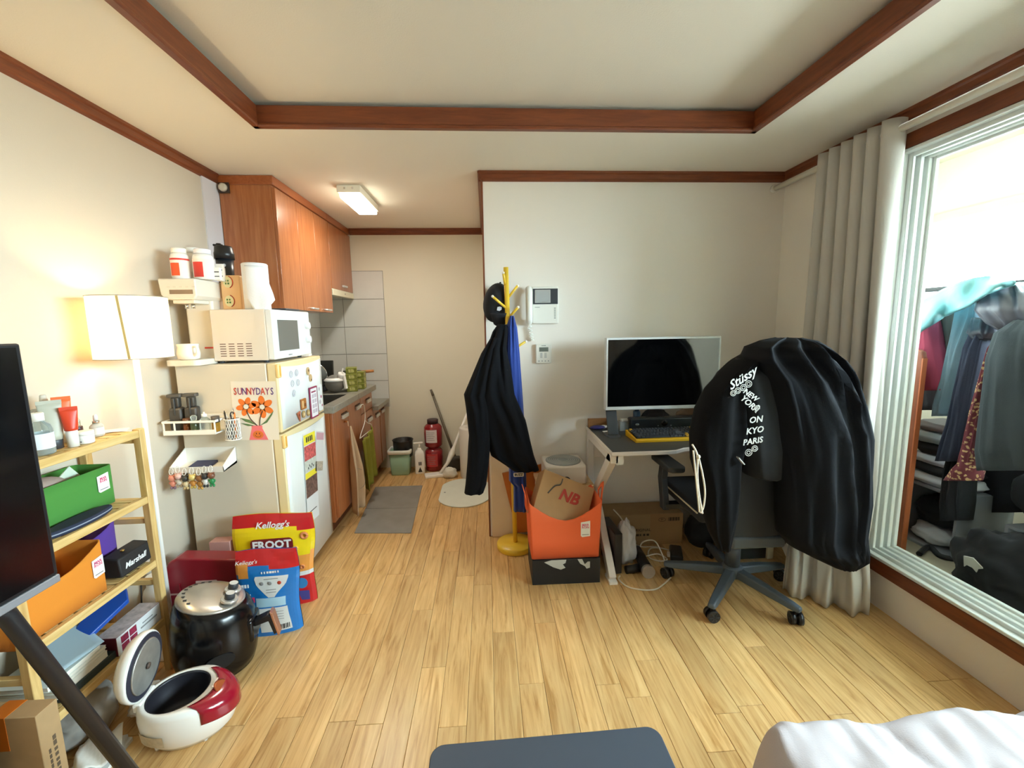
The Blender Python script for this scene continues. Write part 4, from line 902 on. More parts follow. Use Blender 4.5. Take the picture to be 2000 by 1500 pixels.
# microwave
mw = thing('microwave', 'white microwave with two dials on top of the fridge', 'microwave', (-1.07, 2.245, zt))
mwm = M('microwave_white','#DED4C6',.4)
G().box(-.30,-.035,0,.455,.012,.268).build('case', mwm, mw, bevel=.004)
G().box(-.036,0,.0,.455,.014,.266).build('door', M('microwave_front','#E6E8E6',.35), mw, bevel=.006)
G().box(0,.0015,.05,.285,.055,.215).build('window', M('grey_window','#6E6E68',.2), mw)
dashes(6, inkg, mw, (.0002,.17,.03), Y, Z, .045, .006)
for z,y in ((.185,.40),(.105,.40)):
    k = G().cyl((0,y,z),(.022,y,z),.02,n=20).build('dial', M('dial_white','#E9EAE8',.35), mw, bevel=.002); G().box(.02,.024,y-.003,y+.003,z-.018,z+.018).build('dial_pointer', white, k)
for i in range(4):
    for j in range(6): G().box(-.265+i*.042,-.237+i*.042,-.001,.004,.035+j*.012,.039+j*.012).build('vent_slot', M('vent_dark','#6A4A3C',.7), mw)
G().ring_loft([[(x,-.0015,z) for x,z in rrect(-.26+d_,-.08-d_,.10+d_,.245-d_,.015)] for d_ in (0,.003)],False,False).build('side_rib', mwm, mw)
for x in (-.28,-.06):
    for y in (.03,.42): G().cyl((x,y,0),(x,y,.014),.012,n=10).build('foot', dgrey, mw)
zm = zt+.269
pt = thing('paper_towel', 'white paper towel roll with loose sheet on the microwave', 'paper towel', (-1.175, 2.33, zm))
ptm = M('towel_paper','#EDEEF0',.9,bump=.3,bscale=150)
G().lathe([(.058,0),(.06,.003),(.06,.225),(.056,.23),(.02,.23),(.02,.22)],n=32).build('roll', ptm, pt)
def sheet(u,v):
    a = -1.9+1.5*u; r = .0615+.035*(u**1.5)*v+.004*math.sin(6*v+3*u)*v
    return (r*math.cos(a)+.02*u*v, r*math.sin(a)-.01*v, .215-(.17+.085*max(0,1-abs(u-.55)*2.2))*v)
G().grid(sheet,16,14).build('loose_sheet', ptm, pt, solid=.001)
ti = thing('tissue_pack', 'peach printed tissue pack standing beside the paper towel', 'tissue pack', (-1.305, 2.36, zm), .05)
G().box(-.048,.048,-.03,.03,0,.175).build('wrapper', M('peach_wrapper','#EBC08A',.4,bump=.2,bscale=40), ti, bevel=.008)
for z in (.14,.045):
    b = G().prism(circ(-.012,z,.022,18,.028),.0008,(0,-.0308,0),X,Z).build('logo_oval', M('wrapper_cream','#E8DDA8',.5), ti)
    G().tube([(-.012+.026*math.cos(a),-.031,z+.03*math.sin(a)) for a in [-1.2+.25*k for k in range(11)]],.0022,5).build('logo_arc', M('wrapper_red','#C2442A',.5), ti)
    dashes(2, M('wrapper_green','#5A7A3A',.5), b, (-.012,-.0316,z+.007), X, Z, .024, .009); dashes(2, M('wrapper_green','#5A7A3A',.5), b, (-.012,-.0316,z-.007), X, Z, .022, .009)
o = G().box(-.04,.04,-.09,.09,0,.012).build('remote', dgrey, loc=(-1.14,2.56,zm), bevel=.004); tag(o, 'dark remote lying at the back of the microwave top', 'remote')
o = G().box(-.07,.01,-.04,.10,0,.016).build('white_tray', white, loc=(-1.06,2.67,zt), bevel=.004) ; tag(o, 'flat white tray at the far edge of the fridge top', 'tray')
o.location = (-1.10, 2.73, zt); o.scale = (.6,.3,1)
# ================================================================ kitchen
cab = wood('cabinet_wood', '#98562E', '#B07045', .28, 'Z', 3, 16, coat=.35)
caby = wood('cabinet_wood_long', '#8F4A22', '#A65C30', .3, 'Y', 3, 16, coat=.3)
alum = M('brushed_aluminium', '#D8D8D4', .35, metal=.6); stone = M('worktop_stone', '#8E8B80', .35, var=.12, vscale=60)
steel = M('stainless', '#9A9B98', .25, metal=.9)
struct(G().box(XL, XL+.008, 2.64, 2.79, 0, HC-.05), 'trim_14', M('pale_lilac_board','#DAD8DC',.6))
# wall tiles
tilem = M('wall_tile', '#D6D8D4', .25, var=.03, vscale=6)
def tiles(wallo, origin, ax, ay, w_, h, cols, rows, nrm):
    proto = {}
    for i in range(cols):
        for j in range(rows):
            tw = w_[i]
            key = tw
            c = origin + ax*sum(w_[:i]) + ay*(h*j)
            if key not in proto:
                g = G(); b = .004
                a0 = [Vector((0,0,0)),ax*(tw-b),ax*(tw-b)+ay*(h-b),ay*(h-b)]
                n = nrm*.006; bb = [q+n*.7 for q in a0]; cc = [a0[0]+ax*b+ay*b+n, a0[1]-ax*b+ay*b+n, a0[2]-ax*b-ay*b+n, a0[3]+ax*b-ay*b+n]
                g.add(a0+bb+cc, [(k,(k+1)%4,4+(k+1)%4,4+k) for k in range(4)]+[(4+k,4+(k+1)%4,8+(k+1)%4,8+k) for k in range(4)]+[(8,9,10,11)])
                o = g.build('tile', tilem, wallo); proto[key] = o
            else: o = share(proto[key], 'tile', wallo)
            o.location = c
G().box(XL+.002, XL+.614, YK-.002, YK+.001, .62, 1.92).build('grout_bed', M('grout_grey','#77766E',.9), wkb)
G().box(bpy.data.objects['wall_left'].location.x+XL-.001, XL+.002, 2.80, 4.225, .62, 1.51).build('grout_bed', M('grout_grey','#77766E',.9), bpy.data.objects['wall_left'])
tiles(wkb, Vector((XL+.002, YK, .62)), X, Z, [.228, .385], .26, 2, 5, -Y)
wl = bpy.data.objects['wall_left']
tiles(wl, Vector((XL, 2.80, .62)), Y, Z, [.35, .385, .385, .305], .26, 4, 4, X)
# ---------------------------------------------------------------- upper cabinets
uc = thing('upper_cabinet', 'tall red brown wall cabinet with three doors above the fridge', 'cabinet', (-1.25, 2.79, 1.515))
UX0 = XL+.010
G().box(UX0+1.25, -.02, 0, .865, 0, .745).build('body', cab, uc, bevel=.002)
G().box(UX0+1.25, -.004, -.008, .87, .73, .783).build('cornice', caby, uc, bevel=.003)
hk = lambda g, p: g.build('handle', alum, p, bevel=.002)
for k, (y0, y1, hy) in enumerate(((.004,.288,None),(.292,.575,.45),(.579,.862,.72))):
    d = G().box(-.02, 0, y0, y1, .0, .718).build('door', cab, uc, bevel=.002)
    if hy: hk(G().tube(curve([(0,hy-.05,.02),(.022,hy-.045,.018),(.026,hy,.016),(.022,hy+.045,.018),(0,hy+.05,.02)],4),.007,8), d)
hc = thing('hood_cabinet', 'short red brown wall cabinet over the pull out cooker hood', 'cabinet', (-1.25, 3.66, 1.715))
G().box(UX0+1.25, -.02, 0, .562, 0, .545).build('body', cab, hc, bevel=.002)
G().box(UX0+1.25, -.004, 0, .565, .53, .583).build('cornice', caby, hc, bevel=.003)
d = G().box(-.02, 0, .003, .56, 0, .515).build('door', cab, hc, bevel=.002); hk(G().box(0,.018,.26,.36,.03,.046), d)
hh = thing('cooker_hood', 'slim cream pull out cooker hood under the short cabinet', 'hood', (-1.25, 3.665, 1.66))
hm = M('hood_cream','#D8D3BE',.4)
G().box(UX0+1.26, .0, 0, .55, .012, .054).build('housing', hm, hh, bevel=.002); G().box(-.03,.006,0,.55,.0,.05).build('front_strip', M('hood_strip','#DCD6BC',.35), hh, bevel=.003); G().cyl((.006,.3,.028),(.009,.3,.028),.006,n=10).build('button', inkg, hh)
t = thing('fire_alarm', 'round white detector on a dark square plate by the cabinet corner', 'detector', (-1.535, 2.785, 2.225))
G().box(-.03,.03,-.01,.003,-.03,.03).build('plate', M('dark_plate','#3A2A20',.5), t, bevel=.002); G().lathe([(.024,0),(.022,.016),(.012,.02)],n=20).xf(Matrix.Translation((0,-.01,0)) @ Matrix.Rotation(PI/2,4,'X')).build('sensor', M('sensor_cream','#D8D0BC',.4), t)
# kitchen ceiling light
kl = thing('ceiling_light', 'lit rectangular fluorescent fitting on the kitchen ceiling', 'light', (-.865, 3.2, HC-.001))
G().box(-.075,.075,-.24,.24,-.045,0).build('housing', M('fitting_cream','#EDE9DA',.4), kl, bevel=.004)
G().box(-.065,.065,-.22,.22,-.072,-.045).build('diffuser', M('diffuser_glow','#FFFFFF',.4,emit='#FFF6DC',estr=9), kl, bevel=.006)
for x in (-.025,.025): G().cyl((x,-.243,-.02),(x,-.238,-.02),.006,n=8).build('screw', chrome, kl)
li = bpy.data.lights.new('kitchen_light', 'AREA'); li.shape = 'RECTANGLE'; li.size = .14; li.size_y = .44; li.energy = 3.8; li.color = (1, .97, .90)
lo = bpy.data.objects.new('kitchen_light', li); COL.objects.link(lo); lo.parent = kl; lo.location = (0,0,-.078)
# ---------------------------------------------------------------- base cabinets and worktop
CX = -1.02
def recess_handle(d, y, z):
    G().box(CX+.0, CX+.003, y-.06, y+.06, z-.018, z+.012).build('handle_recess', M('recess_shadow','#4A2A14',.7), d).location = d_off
    G().box(CX+.001, CX+.016, y-.06, y+.06, z-.026, z+.002).build('handle', alum, d, bevel=.002).location = d_off
d_off = (0,0,0)
def unit(name, label, y0, y1, h, doors):
    global d_off
    t = thing(name, label, 'cabinet', (CX, y0, 0)); d_off = (-CX, -y0, 0)
    m_ = lambda g: g.move((-CX, -y0, 0))
    if name == 'sink_cabinet': m_(G().box(XL+.01, CX-.02, y0, y1, .10, .68).box(XL+.01, CX-.02, y0, y0+.03, .68, h).box(XL+.01, CX-.02, y1-.02, y1, .68, h).box(CX-.05, CX-.02, y0+.03, y1-.02, .68, h)).build('body', cab, t)
    else: m_(G().box(XL+.01, CX-.02, y0, y1, .10, h)).build('body', cab, t)
    m_(G().box(XL+.01, CX-.07, y0, y1, 0, .10)).build('kickboard', M('kick_dark','#5A2E16',.5), t)
    for nm, a, b, z0, z1, hy, hz in doors:
        d = m_(G().box(CX-.02, CX, a, b, z0, z1)).build(nm, cab, t, bevel=.002)
        recess_handle(d, hy, hz)
    return t
unit('sink_cabinet', 'red brown sink cabinet with two doors next to the fridge', 2.80, 3.45, .845, [('door', 2.83, 3.135, .12, .84, 3.05, .79), ('door', 3.14, 3.447, .12, .84, 3.37, .79)])
unit('drawer_cabinet', 'red brown cabinet with a drawer over a door right of the sink', 3.45, 3.80, .845, [('drawer', 3.453, 3.797, .70, .84, 3.66, .79), ('door', 3.453, 3.797, .12, .695, 3.68, .625)])
unit('low_cabinet', 'lower red brown cabinet in the far kitchen corner', 3.80, 4.226, .665, [('door', 3.805, 4.02, .12, .66, 3.93, .61), ('door', 4.045, 4.222, .12, .66, 4.13, .61)])
wt = thing('worktop', 'grey stone worktop with sunken sink along the kitchen wall', 'worktop', (-1.0, 2.79, .845))
S0, S1, SXa, SXb = 2.84, 3.33, -1.50, -1.08
wk_ = lambda g: g.move((1.0, -2.79, -.845))
wk_(G().box(XL+.01, -.995, 2.79, S0, .845, .89).box(XL+.01, -.995, S1, 3.86, .845, .89).box(SXb, -.995, S0, S1, .845, .89).box(XL+.01, SXa, S0, S1, .845, .89)).build('slab', stone, wt, bevel=.003)
wk_(G().box(XL+.01, XL+.03, 2.79, 3.86, .89, .935)).build('upstand', stone, wt)
wk_(G().box(SXa, SXa+.004, S0, S1, .70, .886).box(SXb-.004, SXb, S0, S1, .70, .886).box(SXa, SXb, S0, S0+.004, .70, .886).box(SXa, SXb, S1-.004, S1, .70, .886).box(SXa, SXb, S0, S1, .696, .70)).build('sink_basin', steel, wt)
wk_(G().lathe([(.04,.7005),(.04,.702)],(-1.3,3.1,0),20)).build('drain', chrome, wt)
l2 = thing('low_worktop', 'small grey worktop step in the far kitchen corner', 'worktop', (-.97, 3.80, .665))
G().box(XL+.97+.01, 0, .0, .426, 0, .04).build('slab', stone, l2, bevel=.003); G().box(XL+.97+.01, XL+1.0, 0, .426, .04, .18).build('upstand', stone, l2)
# faucet with hose
t = thing('faucet', 'chrome kitchen tap with a curved hose behind the fridge', 'faucet', (-1.50, 3.36, .891))
G().lathe([(.028,0),(.028,.01),(.018,.02),(.018,.1)],n=18).build('body', chrome, t); G().tube(curve([(0,0,.1),(.01,.0,.24),(.06,.02,.33),(.13,.04,.30),(.18,.05,.19)],6),.008,8).build('hose', M('grey_hose','#A8AA9C',.4), t); G().tube([(0,-.02,.09),(0,-.07,.12)],.006,8).build('lever', chrome, t)
# dish rack
t = thing('dish_rack', 'black wire dish rack with drip board behind the fridge', 'dish rack', (-1.405, 3.45, .891))
g = G()
for k in range(9): g.tube([(-.13,.0+k*.04,.01),(-.13,k*.04,.10)],.003,6).tube([(.11,k*.04,.01),(.11,k*.04,.10)],.003,6)
for x in (-.13,.11):
    for z in (.01,.10): g.tube([(x,0,z),(x,.32,z)],.003,6)
for y in (0,.32):
    for z in (.01,.10): g.tube([(-.13,y,z),(.11,y,z)],.003,6)
g.build('wire_frame', black, t); G().box(-.135,.115,-.005,.325,0,.008).build('drip_board', dgrey, t)
o = G().box(-.11,.10,-.012,.012,0,.21).build('baking_tray', M('dark_steel_tray','#34342F',.4,metal=.4), loc=(-1.405,3.70,.912), rot=(-.12,0,0), bevel=.004); tag(o, 'upright black baking tray standing in the dish rack', 'tray')
t = thing('saucepan_lid', 'glass pan lid leaning upright in the dish rack', 'lid', (-1.40,3.55,1.01)); 
G().lathe([(.10,0),(.10,.006),(.06,.02),(.01,.026)],n=28).xf(Matrix.Rotation(PI/2,4,'X')).build('glass', clear('lid_glass','#A8B0AC',opac=.35), t); G().tube([(.101*math.cos(2*PI*k/28),.0,.101*math.sin(2*PI*k/28)) for k in range(29)],.004,6).build('rim', chrome, t)
t = thing('colander', 'white handled round pot lying at the sink edge', 'pot', (-1.20, 3.43, .891), .2)
G().sphere((0,0,.07),.075,20,12,1,1,.93).build('bowl', clear('smoked_bowl','#8C8880',opac=.7), t); G().lathe([(.078,.09),(.08,.1),(.06,.115),(.01,.12)],n=24).build('lid', white2, t)
G().cyl((.05,-.02,.12),(.06,-.03,.15),.028,n=18).build('knob', white2, t); G().beam((.07,-.03,.15),(.085,-.04,.03),.022,.016).build('latch_arm', white2, t); G().beam((.06,-.03,.15),(.07,-.03,.19),.009,.009).build('lever', white2, t)
o = lathe_thing('glass_bottle', 'clear glass bottle with dark stopper behind the microwave', 'bottle', (-1.47,3.30,.94), [('body', glass, [(.035,0),(.04,.005),(.04,.2),(.016,.26),(.014,.30)]), ('stopper', M('cork_dark','#4A3A30',.6), [(.018,.30),(.018,.33)])])
G().box(0,.0,0,0,0,0)
o.location = (-1.535,3.24,.936)
lathe_thing('dark_jar', 'dark olive jar beside the clear glass bottle', 'jar', (-1.535,3.14,.936), [('body', M('dark_olive_jar','#2F3226',.4), [(.035,0),(.038,.004),(.038,.26),(.03,.29)]), ('lid', black, [(.033,.29),(.033,.33)])])
# stacked tuna cartons
tun = M('tuna_green','#7C8232',.45,var=.25,vscale=40)
def tuna(x, y, z, lab, rz=.1):
    t = thing('tin_carton', lab, 'carton', (x,y,z), rz, 'olive green tin cartons on the worktop')
    G().box(-.04,.04,-.055,.055,0,.047).build('box', tun, t, bevel=.002); G().box(.0,.0005,0,0.0005,0,.0005).build('edge_mark', tun, t) if False else None
    G().box(-.0402,.0402,-.0552,.0552,.043,.0462).build('lid_band', M('tuna_band','#B8BC58',.5), t)
    G().box(.04,.0408,-.03,.02,.01,.035).build('print_patch', M('tuna_print','#B8B870',.6,var=.5,vscale=90), t); G().box(-.02,.02,-.0558,-.055,.01,.035).build('print_patch', M('tuna_print','#B8B870',.6,var=.5,vscale=90), t)
for k, lab in enumerate(('lowest carton of the nearer green stack','second lowest carton of the nearer green stack','third carton of the nearer green stack','topmost carton of the nearer green stack')): tuna(-1.085,3.49,.891+.0475*k,lab,.25)
for k, lab in enumerate(('lowest carton of the farther green stack','middle carton of the farther green stack','topmost carton of the farther green stack')): tuna(-1.06,3.62,.891+.0475*k,lab,.1)
t = thing('frying_pan', 'dark frying pan with wooden handle on the worktop end', 'pan', (-1.20,3.76,.93))
t.location = (-1.18,3.755,.892)
G().lathe([(.08,0),(.085,.003),(.10,.04),(.10,.13),(.096,.13),(.096,.01)],n=28).build('bowl', M('pan_green_black','#3A3F34',.4), t); G().cyl((.09,.02,.12),(.19,.045,.125),.014,.012,n=12).build('handle', wood('pan_handle','#A86E3A','#C48A50',.5,'X'), t)
crumple('onion_net', 'brown onion skins heaped at the back of the worktop', 'onion', (-1.42,3.82,.892), .04, M('onion_brown','#9A5A2A',.6,var=.4,vscale=30), (1,.7,1.2), .4, seed=5)
# towels on the cabinet doors
def cloth(name, label, cat, fn, m, nu=18, nv=20, extra=None, th=.006):
    t = thing(name, label, cat, (0,0,0)); return t
tw = thing('hand_towel', 'beige hand towel with grey line drawing hanging from a door knob', 'towel', (-1.0, 3.05, .10))
def tf(u, v):
    h = 1-v; w_ = .015+.20*min(1, (v*1.15))**.9
    y = (u-.25)*w_*(1.0 if v < .75 else 1-.5*(v-.75)/.25*(1 if u > .5 else .2)); 
    return (.018+.034*math.sin(u*9+v*2)*min(1,v*2)+.03*v*(u), y, .60*h - .05*v*(1-u))
G().grid(tf,18,20).build('cloth', M('beige_towel','#CDB394',.95,bump=.4,bscale=300,var=.05,vscale=12), tw, solid=.006)
G().tube([tf(.5+.25*math.cos(a)*.8,.62+.12*math.sin(a)) and tuple(Vector(tf(.5+.25*math.cos(a),.65+.13*math.sin(a)))+Vector((.005,0,0))) for a in [k*PI/12 for k in range(22)]],.0015,5).build('line_drawing', inkg, tw)
G().tube([(.005,0,.60),(.004,0,.635)],.003,6).build('loop', M('loop_cream','#DCC8A8',.8), tw); 
o = G().cyl((-1.02,3.05,.735),(-1.0,3.05,.735),.008,n=12).build('door_hook', M('copper_hook','#B5703A',.3,metal=.7)); tag(o, 'small copper coloured hook on the sink cabinet door', 'hook')
hg = thing('wire_hanger', 'white wire hanger hooked on the second cabinet handle', 'hanger', (-.99, 3.34, .5))
G().tube(curve([(-.005,.0,.28),(.012,.02,.30),(.016,.05,.28),(.016,.06,.21),(.016,.03,.15),(.012,-.06,.09),(.012,-.10,.06)],6),.003,6).tube(curve([(.016,.045,.17),(.016,.12,.13),(.016,.21,.10),(.016,.225,.075),(.016,.2,.055)],6),.003,6).tube([(.012,-.10,.06),(.016,.2,.055)],.003,6).build('wire', M('white_wire','#F0EDE6',.4), hg)
ot = thing('hand_towel', 'olive green hand towel draped on the white wire hanger', 'towel', (-.985, 3.37, .08))
def of(u, v):
    y = -.12+.30*u+(.03*v)*(u-.3); z = .46-.02*math.sin(u*PI)*(1-v)-.40*v-.03*u*(1-v)*0+.05*(u)*(1-v)+.06*u*v
    return (.022+.024*math.sin(u*17+v*1.5)*(.5+.5*v)+.01*v, y, z)
G().grid(of,30,16).build('cloth', M('olive_towel','#84842A',.95,bump=.4,bscale=300,var=.06,vscale=14), ot, solid=.007)
G().box(.02,.026,.13,.16,.085,.115).build('label_tag', M('navy_tag','#33304A',.7), ot)
# ---------------------------------------------------------------- floor things by the kitchen wall
t = thing('waste_bin', 'sage green waste bin with white rim in the kitchen corner', 'bin', (-.85, 4.05, 0))
G().ring_loft([[(x*s_, y*s_, z) for x,y in rrect(-.1,.1,-.085,.085,.02,4)] for s_,z in ((.8,0),(.83,.01),(.97,.225),(.93,.225),(.8,.012))]).build('tub', M('sage_plastic','#93B598',.5), t)
G().ring_loft([[(x*s_, y*s_, z) for x,y in rrect(-.1,.1,-.085,.085,.025,4)] for s_,z in ((1.0,.205),(1.1,.21),(1.12,.235),(1.06,.245),(.95,.245),(.95,.215))],False,False).build('rim', M('rim_white','#E4E6DE',.45), t)
t = thing('cooking_pot', 'black pot resting inside the green waste bin', 'pot', (-.825, 4.06, .16))
G().lathe([(.07,0),(.088,.01),(.092,.16),(.097,.165),(.092,.17),(.086,.165),(.083,.02)],n=28).build('pot', M('pot_black','#1A1A1A',.4), t); G().tube([(.095*math.cos(2*PI*k/28),.095*math.sin(2*PI*k/28),.166) for k in range(29)],.004,6).build('rim', black, t)
t = thing('spray_bottle', 'white detergent pump bottle on the floor by the bin', 'bottle', (-.668, 4.03, 0), .2)
G().ring_loft([[(x*s_,y*s_,z) for x,y in rrect(-.045,.045,-.03,.03,.012,4)] for s_,z in ((.95,0),(1,.01),(1,.19),(.8,.22),(.4,.235),(.35,.25))]).build('body', white2, t)
G().cyl((0,0,.25),(0,0,.29),.009,n=12).build('pump_stem', white, t); G().box(-.05,.035,-.012,.012,.29,.305).build('pump_head', white, t, bevel=.005)
G().prism([(-.02,.02),(.02,.02),(0,.07)],.0008,(0,-.0315,.0),X,Z).prism(rrect(-.012,-.004,.085,.12,.002,1),.0008,(0,-.0315,.0),X,Z).prism(rrect(.0,.008,.085,.12,.002,1),.0008,(0,-.0315,.0),X,Z).prism(rrect(.012,.016,.085,.12,.001,1),.0008,(0,-.0315,.0),X,Z).build('label_print', inkd, t)
rj = M('red_jar','#8E1822',.25,coat=.3); 
def jar(z, lab, lid=True):
    t = thing('protein_jar', lab, 'jar', (-.545, 4.135, z), 0, 'stacked red jars')
    G().lathe([(.075,0),(.085,.01),(.088,.12),(.085,.19),(.07,.21),(.05,.225),(.05,.235)],n=28).build('body', rj, t)
    if lid: G().lathe([(.054,.225),(.054,.262),(.05,.265)],n=24).build('lid', M('maroon_lid','#3A2226',.4), t)
    else: G().lathe([(.054,.225),(.054,.236)],n=24).build('lid', rj, t)
    g = G().grid(lambda u,v: (.0895*math.cos(-2.3+1.25*u),.0895*math.sin(-2.3+1.25*u),.05+.125*v),10,2); g.build('paper_label', M('jar_label','#D6CFD2',.6,var=.06,vscale=50) if lid else M('jar_label_red','#B83A3A',.5), t)
    for k in range(5):
        g = G().grid(lambda u,v: (.0901*math.cos(-2.2+(.9-.1*(k%2))*u),.0901*math.sin(-2.2+(.9-.1*(k%2))*u),.075+.018*k+.004*v),6,1); g.build('print_line', inkg, t)
jar(0,'red plastic jar on the floor at the bottom of its stack',False); jar(.237,'red plastic jar with dark lid on top of its stack')
# mop, floor wiper, cloth pack, tall canister
t = thing('floor_mop', 'brown handled mop leaning against the kitchen wall', 'mop', (-.40, 4.10, 0))
G().tube([(.06,.02,.12),(-.14,.115,.72)],[.014,.012],10).build('handle', M('taupe_handle','#6E6656',.5), t); G().box(-.02,.12,-.06,.05,0,.13).build('mop_head', M('mop_dark','#4A463E',.9,bump=.5,bscale=80), t, bevel=.02); G().tube([(-.14,.115,.72),(-.16,.117,.78)],[.014,.010],10).build('grip', M('grip_taupe','#5A5448',.5), t)
t = thing('floor_wiper', 'white flat floor wiper leaning towards the coat stand', 'wiper', (-.50, 3.93, 0), 0)
G().box(-.11,.11,-.05,.05,0,.025).xf(Matrix.Rotation(.25,4,'Z')).build('wiper_plate', white2, t, bevel=.006)
G().tube([(.03,0,.025),(.10,.03,.11),(.145,.05,.20),(.17,.06,.27),(.36,.14,.72)],[.012,.016,.03,.014,.010],12).build('handle', white2, t)
crumple('wet_wipe_pack', 'crumpled white wipe pack beside the floor wiper', 'pack', (-.37,3.88,0), .06, M('wipe_pack','#DAD5C8',.5), (1.1,.8,.85), .22, seed=2)
t = thing('tall_canister', 'tall off white cylinder canister beside the hanging black coat', 'canister', (-.155, 3.90, 0))
G().lathe([(.115,0),(.12,.006),(.12,.46),(.115,.47),(.05,.47),(.045,.455)],n=36).build('body', M('canister_white','#D9D4CA',.6), t); G().lathe([(.035,.455),(.035,.457)],n=20).build('core_hole', M('core_card','#8A7A66',.8), t)
t = thing('table_mirror', 'small white round stand with pink heart top on the canister', 'ornament', (-.13,3.90,.471))
G().lathe([(.03,0),(.03,.004),(.006,.008),(.006,.07),(.045,.074),(.045,.08)],n=24).build('stand', white2, t); G().tube([(.022*math.sin(a)**3*1.0,0,.125+.018*(math.cos(a)-.38*math.cos(2*a)-.15*math.cos(3*a))) for a in [2*PI*k/24 for k in range(25)]],.004,6).build('heart', M('heart_pink','#D87AA0',.5), t)
# mats
t = thing('kitchen_mat', 'grey kitchen mat with a fold line on the wooden floor', 'mat', (-.77, 3.25, 0))
mt = M('grey_mat','#8C8780',.95,bump=.5,bscale=300,var=.10,vscale=7)
c4 = [P(692,1042,z=0),P(803,1042,z=0),P(825,949,z=0),P(733,952,z=0)]
mid1, mid2 = c4[0].lerp(c4[3],.46), c4[1].lerp(c4[2],.46)
for q in ((c4[0],c4[1],mid2,mid1),(mid1+Y*.004,mid2+Y*.004,c4[2],c4[3])):
    G().prism([(p.x+.77,p.y-3.25) for p in q],.006).build('mat_half', mt, t, bevel=.002)
t = thing('bath_mat', 'round off white diatomite mat on the floor by the coat stand', 'mat', (-.215, 3.50, 0))
pts = [(max(-.205,min(.207, .245*math.cos(a))),.315*math.sin(a)) for a in [2*PI*k/48 for k in range(48)]]
G().prism(pts,.010).build('slab', M('diatomite','#D5D8CC',.85,var=.03,vscale=10), t, bevel=.003)
G().box(-.175,-.16,-.02,.0,.010,.0106).build('stamp', inkg, t)
# ================================================================ garments built row by row
def garment(g, rows, n=48, folds=5, amp=.10, ph=0., cap=True, pw=2.3, fine=.03, ax='y'):
    """rows: (py, px left, px right, plane, half depth); rings are ovals with long irregular pleats"""
    R = []
    for i in range(len(rows)-1):
        for k in range(4):
            t_ = k/4; R.append([a+(b-a)*t_ for a, b in zip(rows[i], rows[i+1])])
    R.append(list(rows[-1])); rings = []; D = Y if ax == 'y' else X
    n = max(n, 56)
    for i, (py, l, r, yc, d) in enumerate(R):
        a, b = P(l, py, **{ax: yc}), P(r, py, **{ax: yc}); c = (a+b)/2; h = (b-a)/2; ring = []
        for k in range(n):
            th = 2*PI*k/n; cs, sn = math.cos(th), math.sin(th)
            ex = math.copysign(abs(cs)**(2/pw), cs); ey = math.copysign(abs(sn)**(2/pw), sn)
            w1 = noise.noise(Vector((cs*folds*.55+.35*math.sin(i*.13+ph), sn*folds*.3, i*.045+ph*3)))
            w2 = noise.noise(Vector((cs*folds*1.2, sn*1.5+i*.09, ph*5+i*.03)))
            f = 1+amp*3.2*(.5-abs(w1)*2)*(abs(sn)**.6)+amp*1.2*w2
            q = c + h*ex*(1+fine*1.5*noise.noise(Vector((i*.16, sn, ph)))) + D*(d*ey*f); q.z = c.z+(b.z-a.z)/2*ex+.004*w2; ring.append(q)
        rings.append(ring)
    return g.ring_loft(rings, cap, cap)
def rel_to(g, o): return g.move((-o[0], -o[1], -o[2]))
# ---------------------------------------------------------------- coat stand
CB = Vector((.150, 2.56, 0)); yel_m = M('yellow_enamel', '#E8C03A', .35)
cs = thing('coat_stand', 'yellow metal coat stand with round base and slanting pegs', 'coat stand', CB)
G().lathe([(.112,0),(.116,.004),(.116,.03),(.112,.036),(.03,.038)], n=40).build('base', yel_m, cs)
top = P(988, 522, y=2.555)-CB
G().tube([(0,0,.03),(top.x*.5,top.y*.5,top.z*.5),top], .0145, 14).build('pole', yel_m, cs)
for (x0,y0),(x1,y1),dy in (((990,603),(962,579),-.07),((992,582),(1011,558),.0),((994,620),(1012,600),-.06),((990,690),(1027,667),-.03),((991,690),(982,662),-.05),((987,560),(983,533),-.05)):
    a = P(x0,y0,y=2.56)-CB; b = P(x1,y1,y=2.56+dy)-CB
    pg = G().tube([a,b],.0075,10).build('peg', yel_m, cs); G().sphere(b,.008,10,6).build('peg_tip', M('peg_tip_white','#EFE9D8',.4), pg)
# cap
cp = thing('baseball_cap', 'black baseball cap with white embroidered mark on the coat stand', 'cap', P(971,603,y=2.625))
capm = M('cap_black','#16171E',.9,bump=.2,bscale=500)
mt_ = Matrix.Translation((-.004,0,.035)) @ Matrix.Rotation(math.radians(12),4,'Y')
G().sphere((0,0,0),1,28,16,.078,.07,.118).xf(mt_).build('crown', capm, cp)
def bill(u,v):
    a = (u-.5)*2.0; return Vector((.062*math.sin(a)*(1-.35*v)+.012, -.058-.03*math.cos(a)+.03*v, -.03-.075*v*(.55+.45*math.cos(a))))
G().grid(bill,16,8).build('bill', capm, cp, solid=.005)
G().prism([(-.016,-.010),(.0,-.014),(.012,-.006),(.014,.008),(.002,.012),(-.012,.009)],.001,(.012,-.075,-.002),X,Z).build('embroidered_mark', M('embroidery','#C9CCD6',.7), cp)
G().sphere((.022,0,.152),.006,8,6).build('top_button', capm, cp)
